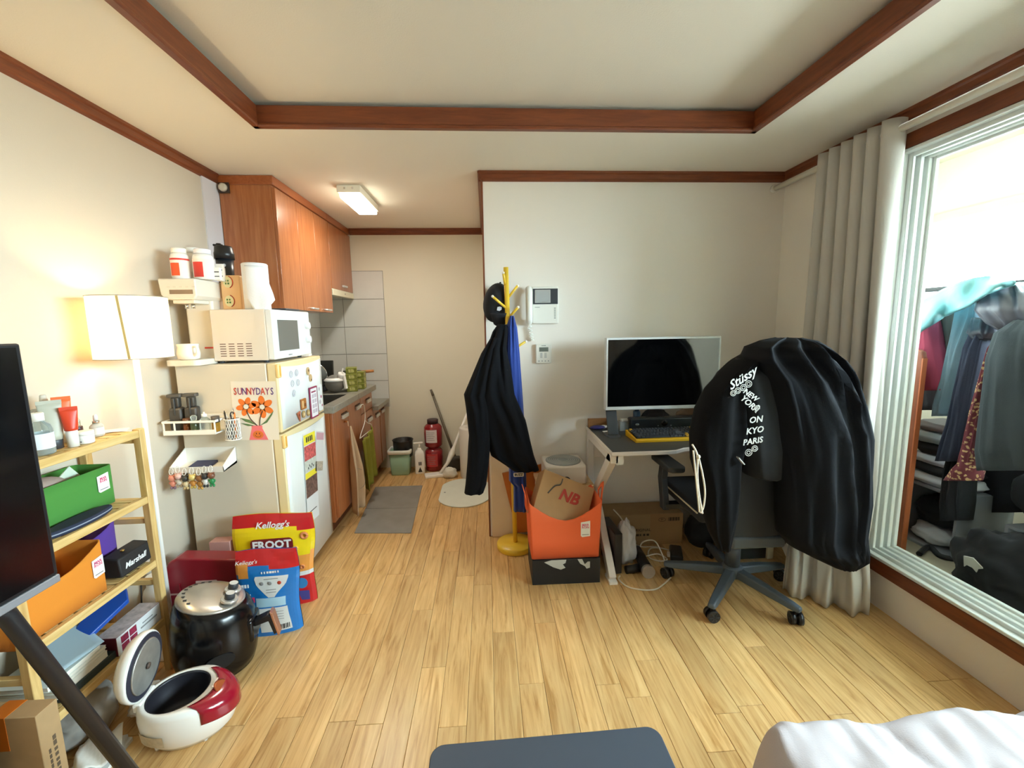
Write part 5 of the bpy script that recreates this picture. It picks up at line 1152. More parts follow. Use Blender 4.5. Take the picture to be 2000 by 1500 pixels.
# blue garment and black jacket
bl = thing('blue_apron', 'royal blue cloth hanging on the coat stand under the black jacket', 'apron', P(1010,995,y=2.49))
blue = M('royal_blue_cloth', '#1D3C8C', .85, bump=.25, bscale=400, sheen=.2)
rows = [(617,996,1004,2.515,.02),(640,988,1010,2.505,.04),(690,985,1015,2.495,.05),(760,988,1020,2.49,.05),(820,994,1024,2.49,.05),(900,994,1027,2.49,.05),(938,994,1028,2.49,.045),(948,1003,1028,2.49,.04),(997,1003,1029,2.49,.035)]
rel_to(garment(G(), rows, folds=4, amp=.16, ph=1.), bl.location).build('cloth', blue, bl)
q = P(1013,927,y=2.427); tg = G().prism(rrect(-.030,.030,-.012,.012,.006),.002,q-bl.location,X,Z).build('name_patch', M('patch_cream','#E8DCC8',.7), bl)
text('BUZZ', inkd, tg, q-bl.location+Vector((0,-.003,0)), X, Z, .019, bold=.0008)
jk = thing('black_jacket', 'black jacket hanging on the coat stand with one long sleeve', 'jacket', P(985,915,y=2.42))
rows = [(634,972,990,2.48,.02),(648,962,992,2.45,.03),(680,950,990,2.43,.06),(720,938,997,2.42,.08),(770,930,1005,2.41,.09),(820,940,1026,2.41,.09),(860,950,1036,2.41,.085),(888,958,1043,2.41,.08),(905,985,1048,2.41,.07),(917,1000,1053,2.41,.05)]
rel_to(garment(G(), rows, folds=4, amp=.12, ph=.4), jk.location).build('body_panel', blackm, jk)
rows = [(660,958,978,2.42,.03),(690,940,972,2.40,.045),(725,925,962,2.385,.06),(770,906,954,2.375,.07),(800,910,958,2.37,.07),(850,916,958,2.37,.065),(900,913,955,2.37,.06),(945,909,950,2.37,.055),(961,907,944,2.37,.05)]
rel_to(garment(G(), rows, folds=3, amp=.08, ph=2.), jk.location).build('sleeve', blackm, jk)
# boards behind the stand
o = G().prism([(.0,0),(.145,0),(.125,.55),(.0,.55)],.012,(0,0,0),X,Z).build('cream_board', M('cream_board','#DFCBB0',.7,var=.03,vscale=5), loc=(.006,2.7135,0), bevel=.003); tag(o, 'cream padded board leaning on the wall behind the coat stand', 'board')
pts = [P(981,928,y=2.655),P(1066,908,y=2.655),P(1066,1040,y=2.655),P(1010,1045,y=2.655)]
o = G().prism([(p.x-.2, max(0,p.z)) for p in pts][::-1],.016,(0,0,0),X,Z).build('amber_board', M('amber_board','#B5621C',.5,var=.05,vscale=6), loc=(.2,2.699,0), bevel=.002); tag(o, 'orange brown board leaning behind the coat stand', 'board')
# ---------------------------------------------------------------- cabinet and air purifier behind the basket
t = thing('drawer_unit', 'low cream cabinet with wood edge and dark glass front behind the basket', 'cabinet', (.445,2.55,0))
G().box(-.155,.165,-.12,.12,0,.425).build('body', M('drawer_cream','#DDD2C2',.5), t, bevel=.003); G().box(-.165,.172,-.13,.122,.425,.445).build('top_board', wood('beech_edge','#C29B6C','#D6B488',.5,'X'), t, bevel=.003)
G().box(-.02,.13,-.124,-.12,.05,.40).build('dark_glass', M('dark_maroon_glass','#2A1414',.15), t); G().cyl((.1,-.13,.37),(.1,-.122,.37),.008,n=10).build('knob', chrome, t)
G().box(-.15,-.10,-.123,-.12,.33,.40).build('paper_label', paper, t)
t = thing('air_purifier', 'white cube air purifier with round grey top grille', 'purifier', (.452,2.55,.446))
G().box(-.122,.122,-.115,.115,0,.115).build('case', M('purifier_case','#E6DCD0',.45), t, bevel=.012)
G().lathe([(.108,.115),(.108,.118),(.10,.121),(.03,.121)],n=36).build('grille_ring', M('grille_grey','#9A9E9C',.5), t)
g = G()
for k in range(6): g.tube([((.035+.012*k)*math.cos(2*PI*j/28),(.035+.012*k)*math.sin(2*PI*j/28),.122) for j in range(29)],.0018,5)
g.build('grille_wires', M('grille_pale','#C6C8C4',.5), t)
G().lathe([(.025,.0),(.025,.002)],n=20).xf(Matrix.Translation((.0,-.1155,.027)) @ Matrix.Rotation(PI/2,4,'X')).build('front_notch', dgrey, t)
# ---------------------------------------------------------------- shoe box, orange basket, paper bag
t = thing('shoe_box', 'black shoe box with white brush picture under the orange basket', 'box', (.40,2.275,0), -.01)
G().box(-.184,.184,-.13,.13,0,.142).build('box', M('shoebox_black','#17181A',.55), t, bevel=.002)
bp_ = M('brush_white','#B9BAB4',.7)
G().prism([(-.12,.13),(-.08,.141),(.0,.141),(-.005,.122),(-.02,.115),(-.005,.095),(-.03,.085),(-.07,.10)],.0008,(0,-.1308,0),X,Z).build('brush_picture', bp_, t)
G().prism([(.06,.141),(.085,.141),(.10,.11),(.115,.125),(.128,.125),(.128,.09),(.11,.085),(.10,.10),(.075,.115)],.0008,(0,-.1308,0),X,Z).build('brush_picture', bp_, t)
ob = basket('felt_basket', 'large bright orange felt basket with loop handles on the shoe box', (.397,2.275,.1435), -.195, .195, -.128, .13, .315, ore, .10, .012, .06)
hang_tag(ob, (.105,-.1265,.165), X, Z, .05, .09)
for s_ in (-1,1):
    c = Vector((s_*.205,-.03,.33))
    outer = [(-.035,-.07),(.035,-.07),(.045,.0),(.02,.045),(0,.06),(-.02,.045),(-.045,.0)]; inner = [(-.014,-.035),(.014,-.035),(.022,.0),(.0,.03),(-.022,.0)]
    pts_o = [c+Vector((s_*.3*max(0,b),a,b)) for a,b in outer]; 
    h = G(); nO = len(outer)
    inn = [c+Vector((s_*.3*max(0,b),a,b)) for a,b in ((-.016,-.035),(.016,-.035),(.024,.0),(.010,.026),(0,.032),(-.010,.026),(-.024,.0))]
    for th in (0,.004): pass
    A_ = pts_o; B_ = inn; d_ = Vector((s_*.004,0,0))
    h.add(A_+B_+[p+d_ for p in A_]+[p+d_ for p in B_], [(k,(k+1)%nO,nO+(k+1)%nO,nO+k) for k in range(nO)]+[(2*nO+k,2*nO+(k+1)%nO,3*nO+(k+1)%nO,3*nO+k) for k in range(nO)]+[(k,(k+1)%nO,2*nO+(k+1)%nO,2*nO+k) for k in range(nO)]+[(nO+k,nO+(k+1)%nO,3*nO+(k+1)%nO,3*nO+k) for k in range(nO)])
    h.build('loop_handle', ore, ob)
pb = thing('paper_bag', 'kraft paper bag with red lettering tilted inside the orange basket', 'paper bag', (.40,2.275,.39))
R_ = Matrix.Rotation(math.radians(-28),4,'Y') @ Matrix.Rotation(math.radians(-24),4,'X') 
kraft = M('kraft_bag','#B08A60',.85,var=.07,vscale=8)
mtb = Matrix.Translation((-.0,.02,.04)) @ Matrix.Rotation(math.radians(24),4,'Y') @ Matrix.Rotation(math.radians(-30),4,'X')
b_ = G().box(-.155,.155,-.055,.055,-.14,.10).xf(mtb).build('bag_body', kraft, pb, bevel=.004)
nfr = (mtb.to_3x3() @ Vector((0,-1,0))); 
text('NB', M('red_logo','#B03A2E',.7), pb, mtb @ Vector((.02,-.0565,.0)), mtb.to_3x3() @ X, mtb.to_3x3() @ Z, .085, shear=.25, name='red_lettering', bold=.003)
G().tube(curve([mtb @ Vector((-.10,-.054,-.02)),mtb @ Vector((-.075,-.06,.03)),mtb @ Vector((-.045,-.06,.05)),mtb @ Vector((-.04,-.054,.085))],6),.004,6).build('cord_handle', M('grey_cord','#5A544C',.8), pb)
# ---------------------------------------------------------------- desk
wd = M('desk_white','#E9E2DC',.45); dt = M('desk_dark_top','#4E4E4C',.5,bump=.1,bscale=400)
DX0, DX1, DY0, DY1, DZ = .628, 1.728, 2.115, 2.700, .735
dk = thing('desk', 'dark topped desk with white edge and angular white legs', 'desk', (DX0,DY0,0))
out = [(0,0),(.30,0),(.345,.006),(.40,.040),(.44,.046),(.70,.046),(.74,.04),(.79,.006),(.83,0),(1.1,0),(1.1,.585),(0,.585)]
G().prism(out,.022,(0,0,DZ-.022)).build('edge_band', wd, dk, bevel=.004, seg=1)
G().prism([(x+(.006 if x < .1 else -.006 if x > 1.0 else 0), y+(.006 if y < .1 else -.006)) for x,y in out],.0015,(0,0,DZ)).build('desk_top', dt, dk)
for x in (.022,1.078):
    lg = G().beam((x,.02,DZ-.045),(x,.565,DZ-.045),.04,.045).beam((x,.045,DZ-.03),(x,.42,.34),.04,.055,up=(0,1,0)).beam((x,.42,.36),(x,.03,.015),.04,.055,up=(0,1,0)).build('leg', wd, dk, bevel=.003, seg=1)
    G().beam((x,.55,DZ-.05),(x,.55,.0),.04,.04).build('rear_post', wd, dk, bevel=.003, seg=1)
    G().box(x-.022,x+.022,-.0,.09,0,.015).build('foot', wd, dk)
G().box(.04,1.06,.54,.56,DZ-.19,DZ-.11).build('back_beam', wd, dk, bevel=.002); G().box(.03,.07,.02,.08,DZ-.075,DZ-.022).build('bracket', white2, dk)
# monitor
mn = thing('monitor', 'wide monitor with silver white bezel on the desk', 'monitor', (1.03,2.46,DZ+.002), math.radians(0))
sil = M('bezel_white','#DCE2E4',.35)
mz0, mz1 = .15, .575
G().box(-.345,.335,-.012,.03,mz0,mz1).build('housing', sil, mn, bevel=.004)
G().box(-.334,.324,-.0135,-.012,mz0+.022,mz1-.012).build('screen', M('screen_black','#07080A',.06,spec=.7), mn)
for x in (-.305,.29):
    s_ = G().beam((x,-.04,.012),(x,.035,.20),.062,.012,up=(0,1,.3)).build('stand_leg', M('stand_grey','#3E4347',.4), mn, bevel=.002); G().prism(rrect(-.04,.04,-.07,.045,.02),.008,(x,0,0)).build('foot', M('foot_grey','#6E7478',.35,metal=.5), s_)
# keyboard with keys
kb = thing('keyboard', 'mechanical keyboard with bright yellow case and dark keys', 'keyboard', (.808,2.275,DZ+.002), math.radians(1.5))
ky = M('kb_yellow','#E9B41E',.4); kd = M('key_dark','#33363C',.5); kyl = M('key_yellow','#E0B030',.5); klt = M('key_grey_light','#5C6068',.5)
KW = .44
G().ring_loft([[(x,-.005,.0),(x,.165,.0),(x,.165,.034),(x,.0,.018),(x,-.005,.012)] for x in (0,KW)], smooth=False).build('case', ky, kb, bevel=.002)
slope = math.atan2(.016,.165)
G().box(.010,KW-.010,.012,.152,.0,.001).xf(Matrix.Translation((0,0,.019)) @ Matrix.Rotation(slope,4,'X')).build('plate', M('kb_plate','#1C1D20',.5), kb)
pk = {}
def key(cx, cy, w_, m_):
    k = (w_, m_.name)
    if k not in pk:
        h = w_/2-.0012; d = .0083
        o = G().add([(-h,-d,0),(h,-d,0),(h,d,0),(-h,d,0),(-h+.002,-d+.0025,.0085),(h-.002,-d+.0025,.0085),(h-.002,d-.001,.0085),(-h+.002,d-.001,.0085)],[(0,1,5,4),(1,2,6,5),(2,3,7,6),(3,0,4,7),(4,5,6,7),(3,2,1,0)]).build('key', m_, kb); pk[k] = o
    else: o = share(pk[k], 'key', kb)
    o.location = (cx, cy, .021+math.tan(slope)*cy); o.rotation_euler = (slope,0,0)
U = .019
rowsk = [[1]*13+[2], [1.5]+[1]*12+[1.5], [1.75]+[1]*11+[2.25], [2.25]+[1]*10+[2.75], [1.25]*3+[6.25]+[1.25]*4]
fr_ = [1]*14
for r_, ws in enumerate([fr_]+rowsk):
    x = .014
    for i, w_ in enumerate(ws):
        m_ = kyl if (r_ == 0 and i == 0) or (r_ == 3 and i == len(ws)-1 and False) else (klt if (i == len(ws)-1 and r_ in (2,3)) else kd)
        key(x+w_*U/2, .143-r_*.0245, round(w_*U,4), m_); x += w_*U
for r_ in range(6):
    for i in range(6):
        key(.295+i*U, .143-r_*.0245, round(U,4), kyl if (r_, i) in ((0,5),(4,1),(5,0),(5,1),(5,2)) else kd)
# soundbar and small things on the desk
t = thing('soundbar', 'black soundbar with glossy ends behind the keyboard', 'soundbar', (1.10,2.542,DZ+.002))
G().box(-.245,.245,-.03,.03,0,.085).build('body', M('soundbar_black','#1C2126',.3), t, bevel=.012); G().sphere((-.20,-.028,.045),.010,12,8,1.4,.4,1).build('driver', M('driver_silver','#9AA4AA',.2,metal=.8), t); G().sphere((-.03,-.028,.05),.022,14,8,1,.35,.9).build('emblem', M('emblem_dark','#0E1013',.15), t)
for x in (-.07,.01): G().cyl((x,-.031,.035),(x,-.03,.035),.004,n=8).build('button', M('button_grey','#8A9096',.4), t)
t = thing('acrylic_box', 'small clear acrylic box of papers beside the monitor foot', 'box', (.845,2.565,DZ+.002), .05)
G().box(-.045,.045,-.025,.025,0,.06).build('shell', clear('acrylic','#D8DEE2',opac=.25), t, bevel=.003); G().box(-.03,.02,-.015,.015,.002,.07).build('papers', paper, t)
t = thing('snack_pack', 'navy and white snack wrapper lying at the desk corner', 'snack', (.678,2.60,DZ+.002), .1)
G().sphere((0,0,.014),.05,18,10,1,.55,.26).build('wrapper', M('navy_wrapper','#2E2A6A',.35), t); G().sphere((.045,.01,.013),.03,14,8,1,.6,.4).build('white_end', white2, t)
o = G().box(-.02,.02,-.035,.035,0,.002).build('paper_card', paper, loc=(.725,2.52,DZ+.002), rot=(0,0,.35)); tag(o, 'small blank white card on the desk corner', 'card')
o = G().box(-.065,.055,-.012,.012,0,.055).build('wood_crate', wood('crate_brown','#8A5A30','#A87440',.6,'X'), loc=(.70,2.668,DZ+.002)); tag(o, 'small brown crate against the wall on the desk corner', 'crate')
o = G().cyl((0,0,0),(0,0,.11),.022,n=18).cyl((0,0,.11),(0,0,.13),.015,n=18).build('blue_tumbler', M('teal_blue','#2C4A66',.3), loc=(.93,2.61,DZ+.002)); tag(o, 'dark blue tumbler standing behind the monitor', 'tumbler')
crumple('dark_pouch', 'dark crumpled pouch behind the soundbar under the monitor', 'pouch', (1.05,2.62,DZ+.002), .06, M('dark_pouch','#1E1C22',.8), (1.4,.7,1.1), .25, seed=7)
crumple('snack_bag', 'tan crumpled snack bag behind the soundbar near the chair', 'bag', (1.27,2.62,DZ+.002), .065, M('tan_snack','#8A6E55',.5), (1.2,.7,1.2), .3, seed=11)
# ---------------------------------------------------------------- under the desk
t = thing('moving_carton', 'large kraft carton with printed text under the desk', 'carton', (.97,2.60,0))
G().box(-.27,.24,-.085,.10,0,.205).build('box', M('kraft_carton','#A68B66',.85,var=.05,vscale=10), t, bevel=.003)
G().box(.03,.24,-.0858,-.085,.002,.203).build('tape', M('carton_tape','#A07A52',.35), t)
tm_ = M('carton_ink','#3F3222',.85)
dashes(4, tm_, t, (-.14,-.0857,.10), X, Z, .09, .016); text('ORIGINAL', tm_, t, (-.025,-.0865,.10), X, Z, .026); dashes(9, tm_, t, (-.07,-.0857,.068), X, Z, .20, .014)
G().tube([(.105+.022*math.cos(2*PI*k/18),-.0865,.165+.012*math.sin(2*PI*k/18)) for k in range(19)],.0012,5).build('stamp_ring', tm_, t); text('EP', tm_, t, (.105,-.0865,.165), X, Z, .016)
g = G()
for k in range(12): g.box(.145+.006*k,.145+.006*k+.002*(1+k%3),-.0868,-.086,.155,.178)
g.build('barcode', tm_, t)
crumple('shopping_bag', 'white crumpled plastic shopping bag on the floor under the desk', 'bag', (.785,2.34,0), .085, M('bag_white_plastic','#D3CFD2',.4), (.68,.75,1.6), .28, seed=4, nn=40, mm=26)
t = thing('black_folder', 'black vinyl folder bag standing beside the white shopping bag', 'bag', (.694,2.33,0), .08)
G().ring_loft([[(-.022,-.12,z*1.0),(.022,-.12,z),(.028,.10,z),(-.022,.10,z)] for z in (0,.13,.24)], smooth=False).build('shell', M('vinyl_black','#1C1618',.3), t, bevel=.006)
t = thing('hair_dryer', 'black hair dryer with silver nozzle lying on the floor', 'hair dryer', (.858,2.20,0))
G().tube([(.02,.20,.035),(.01,.10,.036),(0,.01,.036),(0,-.02,.036)],[.026,.030,.034,.034],18).build('barrel', black, t); G().tube([(0,-.02,.036),(0,-.045,.036)],[.036,.036],18).build('nozzle', M('nozzle_silver','#B9AFA8',.3,metal=.7), t); G().tube([(0,.03,.03),(-.06,.02,.024),(-.11,.015,.022)],[.024,.022,.022],14).build('handle', black, t)
cw_ = M('white_cable','#E2DAC8',.5)
def cable(label, pts, r=.004, m=None): o = G().tube(curve(pts,8), r, 6).build('cable', m or cw_); return tag(o, label, 'cable', 'cables under the desk')
cable('white cable curling in front of the shopping bag on the floor', [P(1211,1124,z=.02),P(1209,1132,z=.005),P(1226,1146,z=.005),P(1255,1152,z=.005),P(1280,1151,z=.005),P(1295,1142,z=.006),P(1310,1128,z=.006)])
cable('white cable rising to the wall behind the orange basket', [P(1198,995,y=2.49),P(1215,1015,y=2.47),P(1235,1055,y=2.42),P(1250,1067,z=.01),P(1280,1068,z=.005),P(1308,1075,z=.006)])
cable('white looped cable beside the hair dryer', [P(1248,1075,z=.02),P(1254,1060,z=.08),P(1268,1055,z=.09),P(1280,1058,z=.09),P(1290,1075,z=.06),P(1301,1103,z=.02)])
cable('white coiled cable near the black adapter', [P(1262,1086,z=.012),P(1285,1082,z=.02),P(1303,1092,z=.012),P(1290,1096,z=.006),P(1270,1090,z=.006),P(1266,1078,z=.006),P(1275,1070,z=.006),P(1300,1072,z=.006)])
t = thing('power_adapter', 'black power adapter brick with white plug on the floor', 'adapter', P(1320,1088,z=0), -.35)
G().box(-.035,.035,-.07,.07,0,.045).build('brick', black, t, bevel=.01); G().box(-.05,-.03,-.03,.0,.01,.03).build('plug', white, t)
crumple('black_rucksack', 'black rucksack slumped under the desk behind the chair base', 'rucksack', (1.318,2.49,0), .10, M('rucksack_black','#111114',.8), (.95,.8,1.15), .15, seed=8)
t = thing('computer_case', 'black computer tower with cream side strip under the desk', 'computer', (1.60,2.42,0))
G().box(-.17,.02,-.12,.22,0,.36).build('tower', M('tower_black','#0D0D10',.35), t, bevel=.004); G().box(.02,.06,-.13,.22,0,.37).build('side_strip', M('strip_cream','#C9BCA0',.5), t, bevel=.004)
# ---------------------------------------------------------------- office chair
CC = Vector((1.25,2.03,0)); ch = thing('office_chair', 'dark grey swivel office chair draped with black clothes at the desk', 'chair', CC)
cg = M('chair_grey','#4C5660',.45); cgd = M('chair_mesh','#33363A',.8,bump=.3,bscale=500)
G().lathe([(.05,.085),(.052,.10),(.05,.13),(.036,.14)],n=24).build('hub', cg, ch)
for k, a in enumerate((-135,-62,12,82,155)):
    a = math.radians(a); d = Vector((math.cos(a),math.sin(a),0)); sd = Vector((-d.y,d.x,0))
    ln = .335
    prof = lambda s_, w_, z0, z1: [d*s_+sd*w_+Z*z0, d*s_-sd*w_+Z*z0, d*s_-sd*w_*.75+Z*z1, d*s_+sd*w_*.75+Z*z1]
    lg = G().ring_loft([prof(.03,.032,.09,.132),prof(.16,.027,.078,.118),prof(.30,.022,.066,.096),prof(ln,.018,.066,.088)], smooth=False).build('base_arm', cg, ch, bevel=.007)
    c = d*(ln-.02); ax = Vector((math.cos(a+.8),math.sin(a+.8),0))
    cs_ = G().cyl(c+Z*.04,c+Z*.075,.008,n=10)
    for s_ in (-1,1): cs_.tube([c+ax*(s_*.006)+Z*.0285, c+ax*(s_*.026)+Z*.0285],[.0283,.0283],20)
    cs_.build('caster', black, lg)
    for s_ in (-1,1):
        g = G()
        for j in range(6):
            b = 2*PI*j/6; pr_ = ax.cross(Z); q = c+ax*(s_*.0265)+Z*.0285
            g.beam(q+(pr_*math.cos(b)+Z*math.sin(b))*.006, q+(pr_*math.cos(b)+Z*math.sin(b))*.022,.004,.003)
        g.build('caster_spoke', dgrey, lg)
G().cyl((0,0,.12),(0,0,.27),.036,n=20).cyl((0,0,.27),(0,0,.42),.028,n=20).build('gas_column', M('column_grey','#454C54',.4), ch)
G().box(-.12,.12,-.10,.14,.40,.435).build('tilt_plate', black, ch, bevel=.005)
G().box(-.26,.25,-.14,.36,.435,.50).build('seat', M('seat_black','#1B1C20',.8,bump=.2,bscale=400), ch, bevel=.025, seg=3)
G().tube([(-.262,-.12,.485),(-.262,.35,.485)],.004,6).build('seat_piping', M('piping_cream','#C8BDA4',.6), ch)
# backrest is a slightly curved shell, headrest above
def back(u,v): 
    z = .345+.76*v; w_ = (.135+.10*min(1,v*2.2))*(1-.25*max(0,v-.75)/.25); x = (u-.5)*2*w_
    return (x+.005, -.175-.03*math.cos(x/w_*1.3)*.5+.05*(v-.4)**2-.0, z)
G().grid(back,12,14).build('backrest', cgd, ch, solid=.03)
G().box(-.128,.13,-.205,-.16,.335,.395).build('back_bracket', cg, ch, bevel=.012)
G().beam((0,-.17,.40),(0,-.06,.42),.09,.03).build('back_support', cg, ch)
G().box(-.11,.13,-.215,-.15,1.14,1.27).build('headrest', cgd, ch, bevel=.03, seg=3)
for s_ in (-1,1):
    ap = G().ring_loft([[(s_*.315+x,y+yy,z) for x,y in ((-.018,-.025),(.018,-.025),(.018,.025),(-.018,.025))] for z,yy in ((.40,.13),(.46,.14),(.56,.17),(.655,.15))], smooth=False).build('arm_post', M('arm_dark','#2B2D31',.45), ch, bevel=.006)
    G().prism(rrect(-.045,.045,-.13,.13,.03,5),.03,(s_*.325,.09,.655)).build('arm_pad', M('pad_black','#24282C',.55), ap, bevel=.008)
    G().beam((s_*.20,.12,.425),(s_*.315,.13,.42),.05,.025).build('arm_bracket', black, ap)
# clothes over the chair
hd_ = thing('black_hoodie', 'large black sweatshirt draped over the right of the chair back', 'sweatshirt', P(1600,1085,y=1.72))
clo = M('black_sweat', '#07090F', .9, bump=.2, bscale=450, spec=.25)
rows = [(660,1520,1560,1.80,.05),(666,1492,1588,1.79,.09),(678,1464,1606,1.78,.13),(700,1457,1632,1.76,.155),(740,1484,1657,1.74,.15),(790,1494,1674,1.735,.14),(850,1503,1688,1.73,.13),(920,1517,1685,1.73,.12),(975,1520,1689,1.73,.115),(1040,1522,1682,1.725,.11),(1065,1540,1686,1.72,.10),(1085,1580,1689,1.72,.08),(1106,1625,1668,1.72,.04)]
rel_to(garment(G(), rows, n=84, folds=6, amp=.12, ph=.7, pw=2.2, fine=.02), hd_.location).build('cloth', clo, hd_)
rows = [(1040,1600,1692,1.70,.05),(1065,1590,1690,1.69,.06),(1085,1600,1688,1.69,.05),(1100,1625,1680,1.69,.03)]
rel_to(garment(G(), rows, n=30, folds=3, amp=.1), hd_.location).build('cuff', clo, hd_)
cd_ = thing('black_cardigan', 'black zip top with cream drawstrings over the left of the chair back', 'top', P(1400,1060,y=1.76))
rows = [(688,1462,1492,1.80,.05),(705,1440,1478,1.78,.08),(730,1412,1446,1.77,.09),(760,1384,1440,1.765,.09),(800,1362,1450,1.76,.09),(850,1351,1454,1.76,.09),(900,1352,1444,1.76,.085),(950,1366,1440,1.76,.08),(1000,1374,1434,1.765,.07),(1040,1386,1428,1.77,.05),(1072,1402,1424,1.77,.03)]
clo2 = M('black_jersey', '#0A0A0C', .95, bump=.25, bscale=450, spec=.2)
rel_to(garment(G(), rows, n=44, folds=3, amp=.08, ph=2.2), cd_.location).build('cloth', clo2, cd_)
for k, pts in enumerate(([(1352,868),(1362,890),(1362,930),(1366,970),(1372,1003)],[(1364,892),(1372,925),(1377,960),(1374,990),(1368,1002)],[(1354,880),(1358,920),(1362,960),(1366,1000)])):
    G().tube([p-cd_.location for p in curve([P(x,y,y=1.665) for x,y in pts],6)],.004,6).build('drawstring', M('cream_cord','#D8CDB8',.8), cd_)
G().sphere(P(1364,892,y=1.663)-cd_.location,.009,10,6).build('knot', M('cream_cord','#D8CDB8',.8), cd_)
G().beam(P(1441,893,y=1.672)-cd_.location,P(1452,906,y=1.672)-cd_.location,.02,.004).build('care_label', M('label_grey','#B9B8B2',.7), cd_)
te = thing('printed_tee', 'black printed shirt with white hand drawn lettering on the chair back', 'shirt', P(1480,925,y=1.80))
rows = [(700,1440,1500,1.80,.05),(730,1424,1515,1.78,.09),(800,1436,1520,1.77,.10),(870,1440,1530,1.77,.10),(925,1455,1525,1.78,.08),(932,1470,1522,1.78,.05)]
rel_to(garment(G(), rows, n=30, folds=3, amp=.03), te.location).build('cloth', M('tee_black','#17191C',.95), te)
ink = M('tee_print','#C9C9C4',.7)
yt = 1.664
def tee(s_, px, py, size, rot, sh=.2): 
    a = math.radians(rot); text(s_, ink, te, P(px,py,y=yt)-te.location, Vector((math.cos(a),0,math.sin(a))), Vector((-math.sin(a),0,math.cos(a))), size, shear=sh, name='hand_lettering', bold=.0008)
tee('Stüssy', 1449, 740, .050, 32, .5); tee('NEW', 1466, 772, .030, -35); tee('YORK', 1464, 789, .034, -40); tee('LO', 1479, 798, .022, 50); tee('ON', 1476, 820, .036, 6); tee('KYO', 1474, 841, .036, 8); tee('PARIS', 1470, 862, .034, 8)
for px, py, r in ((1462,750,.013),(1452,757,.013),(1441,763,.012),(1432,768,.011),(1462,884,.014),(1474,876,.012),(1478,797,.010)):
    c = P(px,py,y=yt)-te.location
    for q in (1,.5): G().tube([c+Vector((r*q*math.cos(2*PI*k/16),0,r*q*math.sin(2*PI*k/16))) for k in range(17)],.0016,5).build('drawn_ring', ink, te)
# ---------------------------------------------------------------- wall devices
ic = thing('intercom', 'white video intercom with handset and coiled cord on the wall', 'intercom', (.345,YB-.001,1.40))
icm = M('intercom_white','#EDEDE6',.4)
G().box(-.062,.102,-.028,0,-.002,.225).build('housing', icm, ic, bevel=.006)
G().box(-.056,.098,-.0295,-.028,.118,.212).build('screen_panel', M('intercom_dark','#3A4046',.3), ic)
sc_ = G().box(-.045,.052,-.032,-.0295,.126,.205).build('screen_frame', M('frame_silver','#B4B8B6',.35,metal=.5), ic); G().box(-.038,.045,-.0326,-.032,.134,.199).build('screen', M('screen_grey','#A9AEB0',.25), sc_)
G().box(-.045,-.015,-.0286,-.028,.098,.101).build('print_line', inkg, ic)
for k in range(6): G().box(.075,.085,-.0295,-.028,.03+k*.012,.036+k*.012).build('button', M('btn_grey','#9AA09E',.4), ic)
hs = G().tube(curve([(-.083,-.03,.212),(-.083,-.05,.19),(-.083,-.055,.11),(-.083,-.05,.03),(-.083,-.03,.008)],6),[.016]*1+[.021]*23+[.016],16).build('handset', icm, ic)
G().tube([(-.083+.0*k+.012*math.cos(k*.9)+(.02*math.sin(k*PI/90)),-.02+.008*math.sin(k*.9),.01-.115*math.sin(k*PI/90)) for k in range(91)],.0028,5).build('coiled_cord', icm, hs)
th_ = thing('thermostat', 'small white room controller with grey display below the intercom', 'thermostat', (.354,YB-.001,1.15))
G().box(-.05,.05,-.022,0,0,.122).build('case', icm, th_, bevel=.006); G().box(-.028,.03,-.0228,-.022,.075,.102).build('display', M('lcd_grey','#6E766E',.3), th_)
for x in (-.015,.012): G().box(x-.007,x+.007,-.0245,-.022,.035,.068).build('rocker', M('btn_pale','#C4C8C6',.4), th_)
for x in (-.03,-.01,.01,.03): G().cyl((x,-.0235,.016),(x,-.022,.016),.004,n=8).build('button', M('btn_grey','#9AA09E',.4), th_)
dashes(5, inkg, th_, (0,-.0222,.112), X, Z, .03, .005)
# ================================================================ curtain and rod
RZ = 2.205; RX = 1.80
rod = thing('curtain_rod', 'white curtain rod above the sliding door', 'curtain rod', (RX,YB,RZ))
G().tube([(0,-.004,0),(0,-3.9,0)],.0155,16).build('rod', M('rod_white','#E6E2D6',.4), rod)
G().cyl((0,0,0),(0,-.02,0),.024,n=18).build('end_cap', M('rod_white','#E6E2D6',.4), rod)
for y in (-.55,-2.2): G().box(-.012,.075,y-.01,y+.01,-.012,.03).build('bracket', white, rod)
cur = thing('curtain', 'light grey eyelet curtain gathered beside the sliding door', 'curtain', (1.75,2.05,0))
curm = M('grey_linen', '#C2BEB8', .9, bump=.25, bscale=700)
NF = 6
def ctop(u): return Vector((RX+.052*math.sin(u*NF*2*PI+.6), 2.325-.44*u+.012*math.sin(u*NF*4*PI), 0))
def cmid(u): return Vector((1.79+(.045+.018*math.sin(u*9))*math.sin(u*NF*2*PI+.6+.7*math.sin(u*5)), 2.32-.48*u+.02*math.sin(u*NF*4*PI+1), 0))
def cbot(u):
    b = Vector((1.475,1.955,0)).lerp(Vector((1.745,1.735,0)), u); n = Vector((.63,.77,0))
    return b+n*(.03+.030*math.sin(u*3.2*2*PI+1.2)+.012*math.sin(u*7*2*PI))
def cf(u, v):
    z = 2.245*(1-v)+.006
    if v < .72: q = ctop(u).lerp(cmid(u), v/.72)
    else:
        s_ = (v-.72)/.28; s_ = s_*s_*(3-2*s_); q = cmid(u).lerp(cbot(u), s_)
    return (q.x-1.75, q.y-2.05, z)
G().grid(cf,150,40).build('cloth', curm, cur, solid=.003)
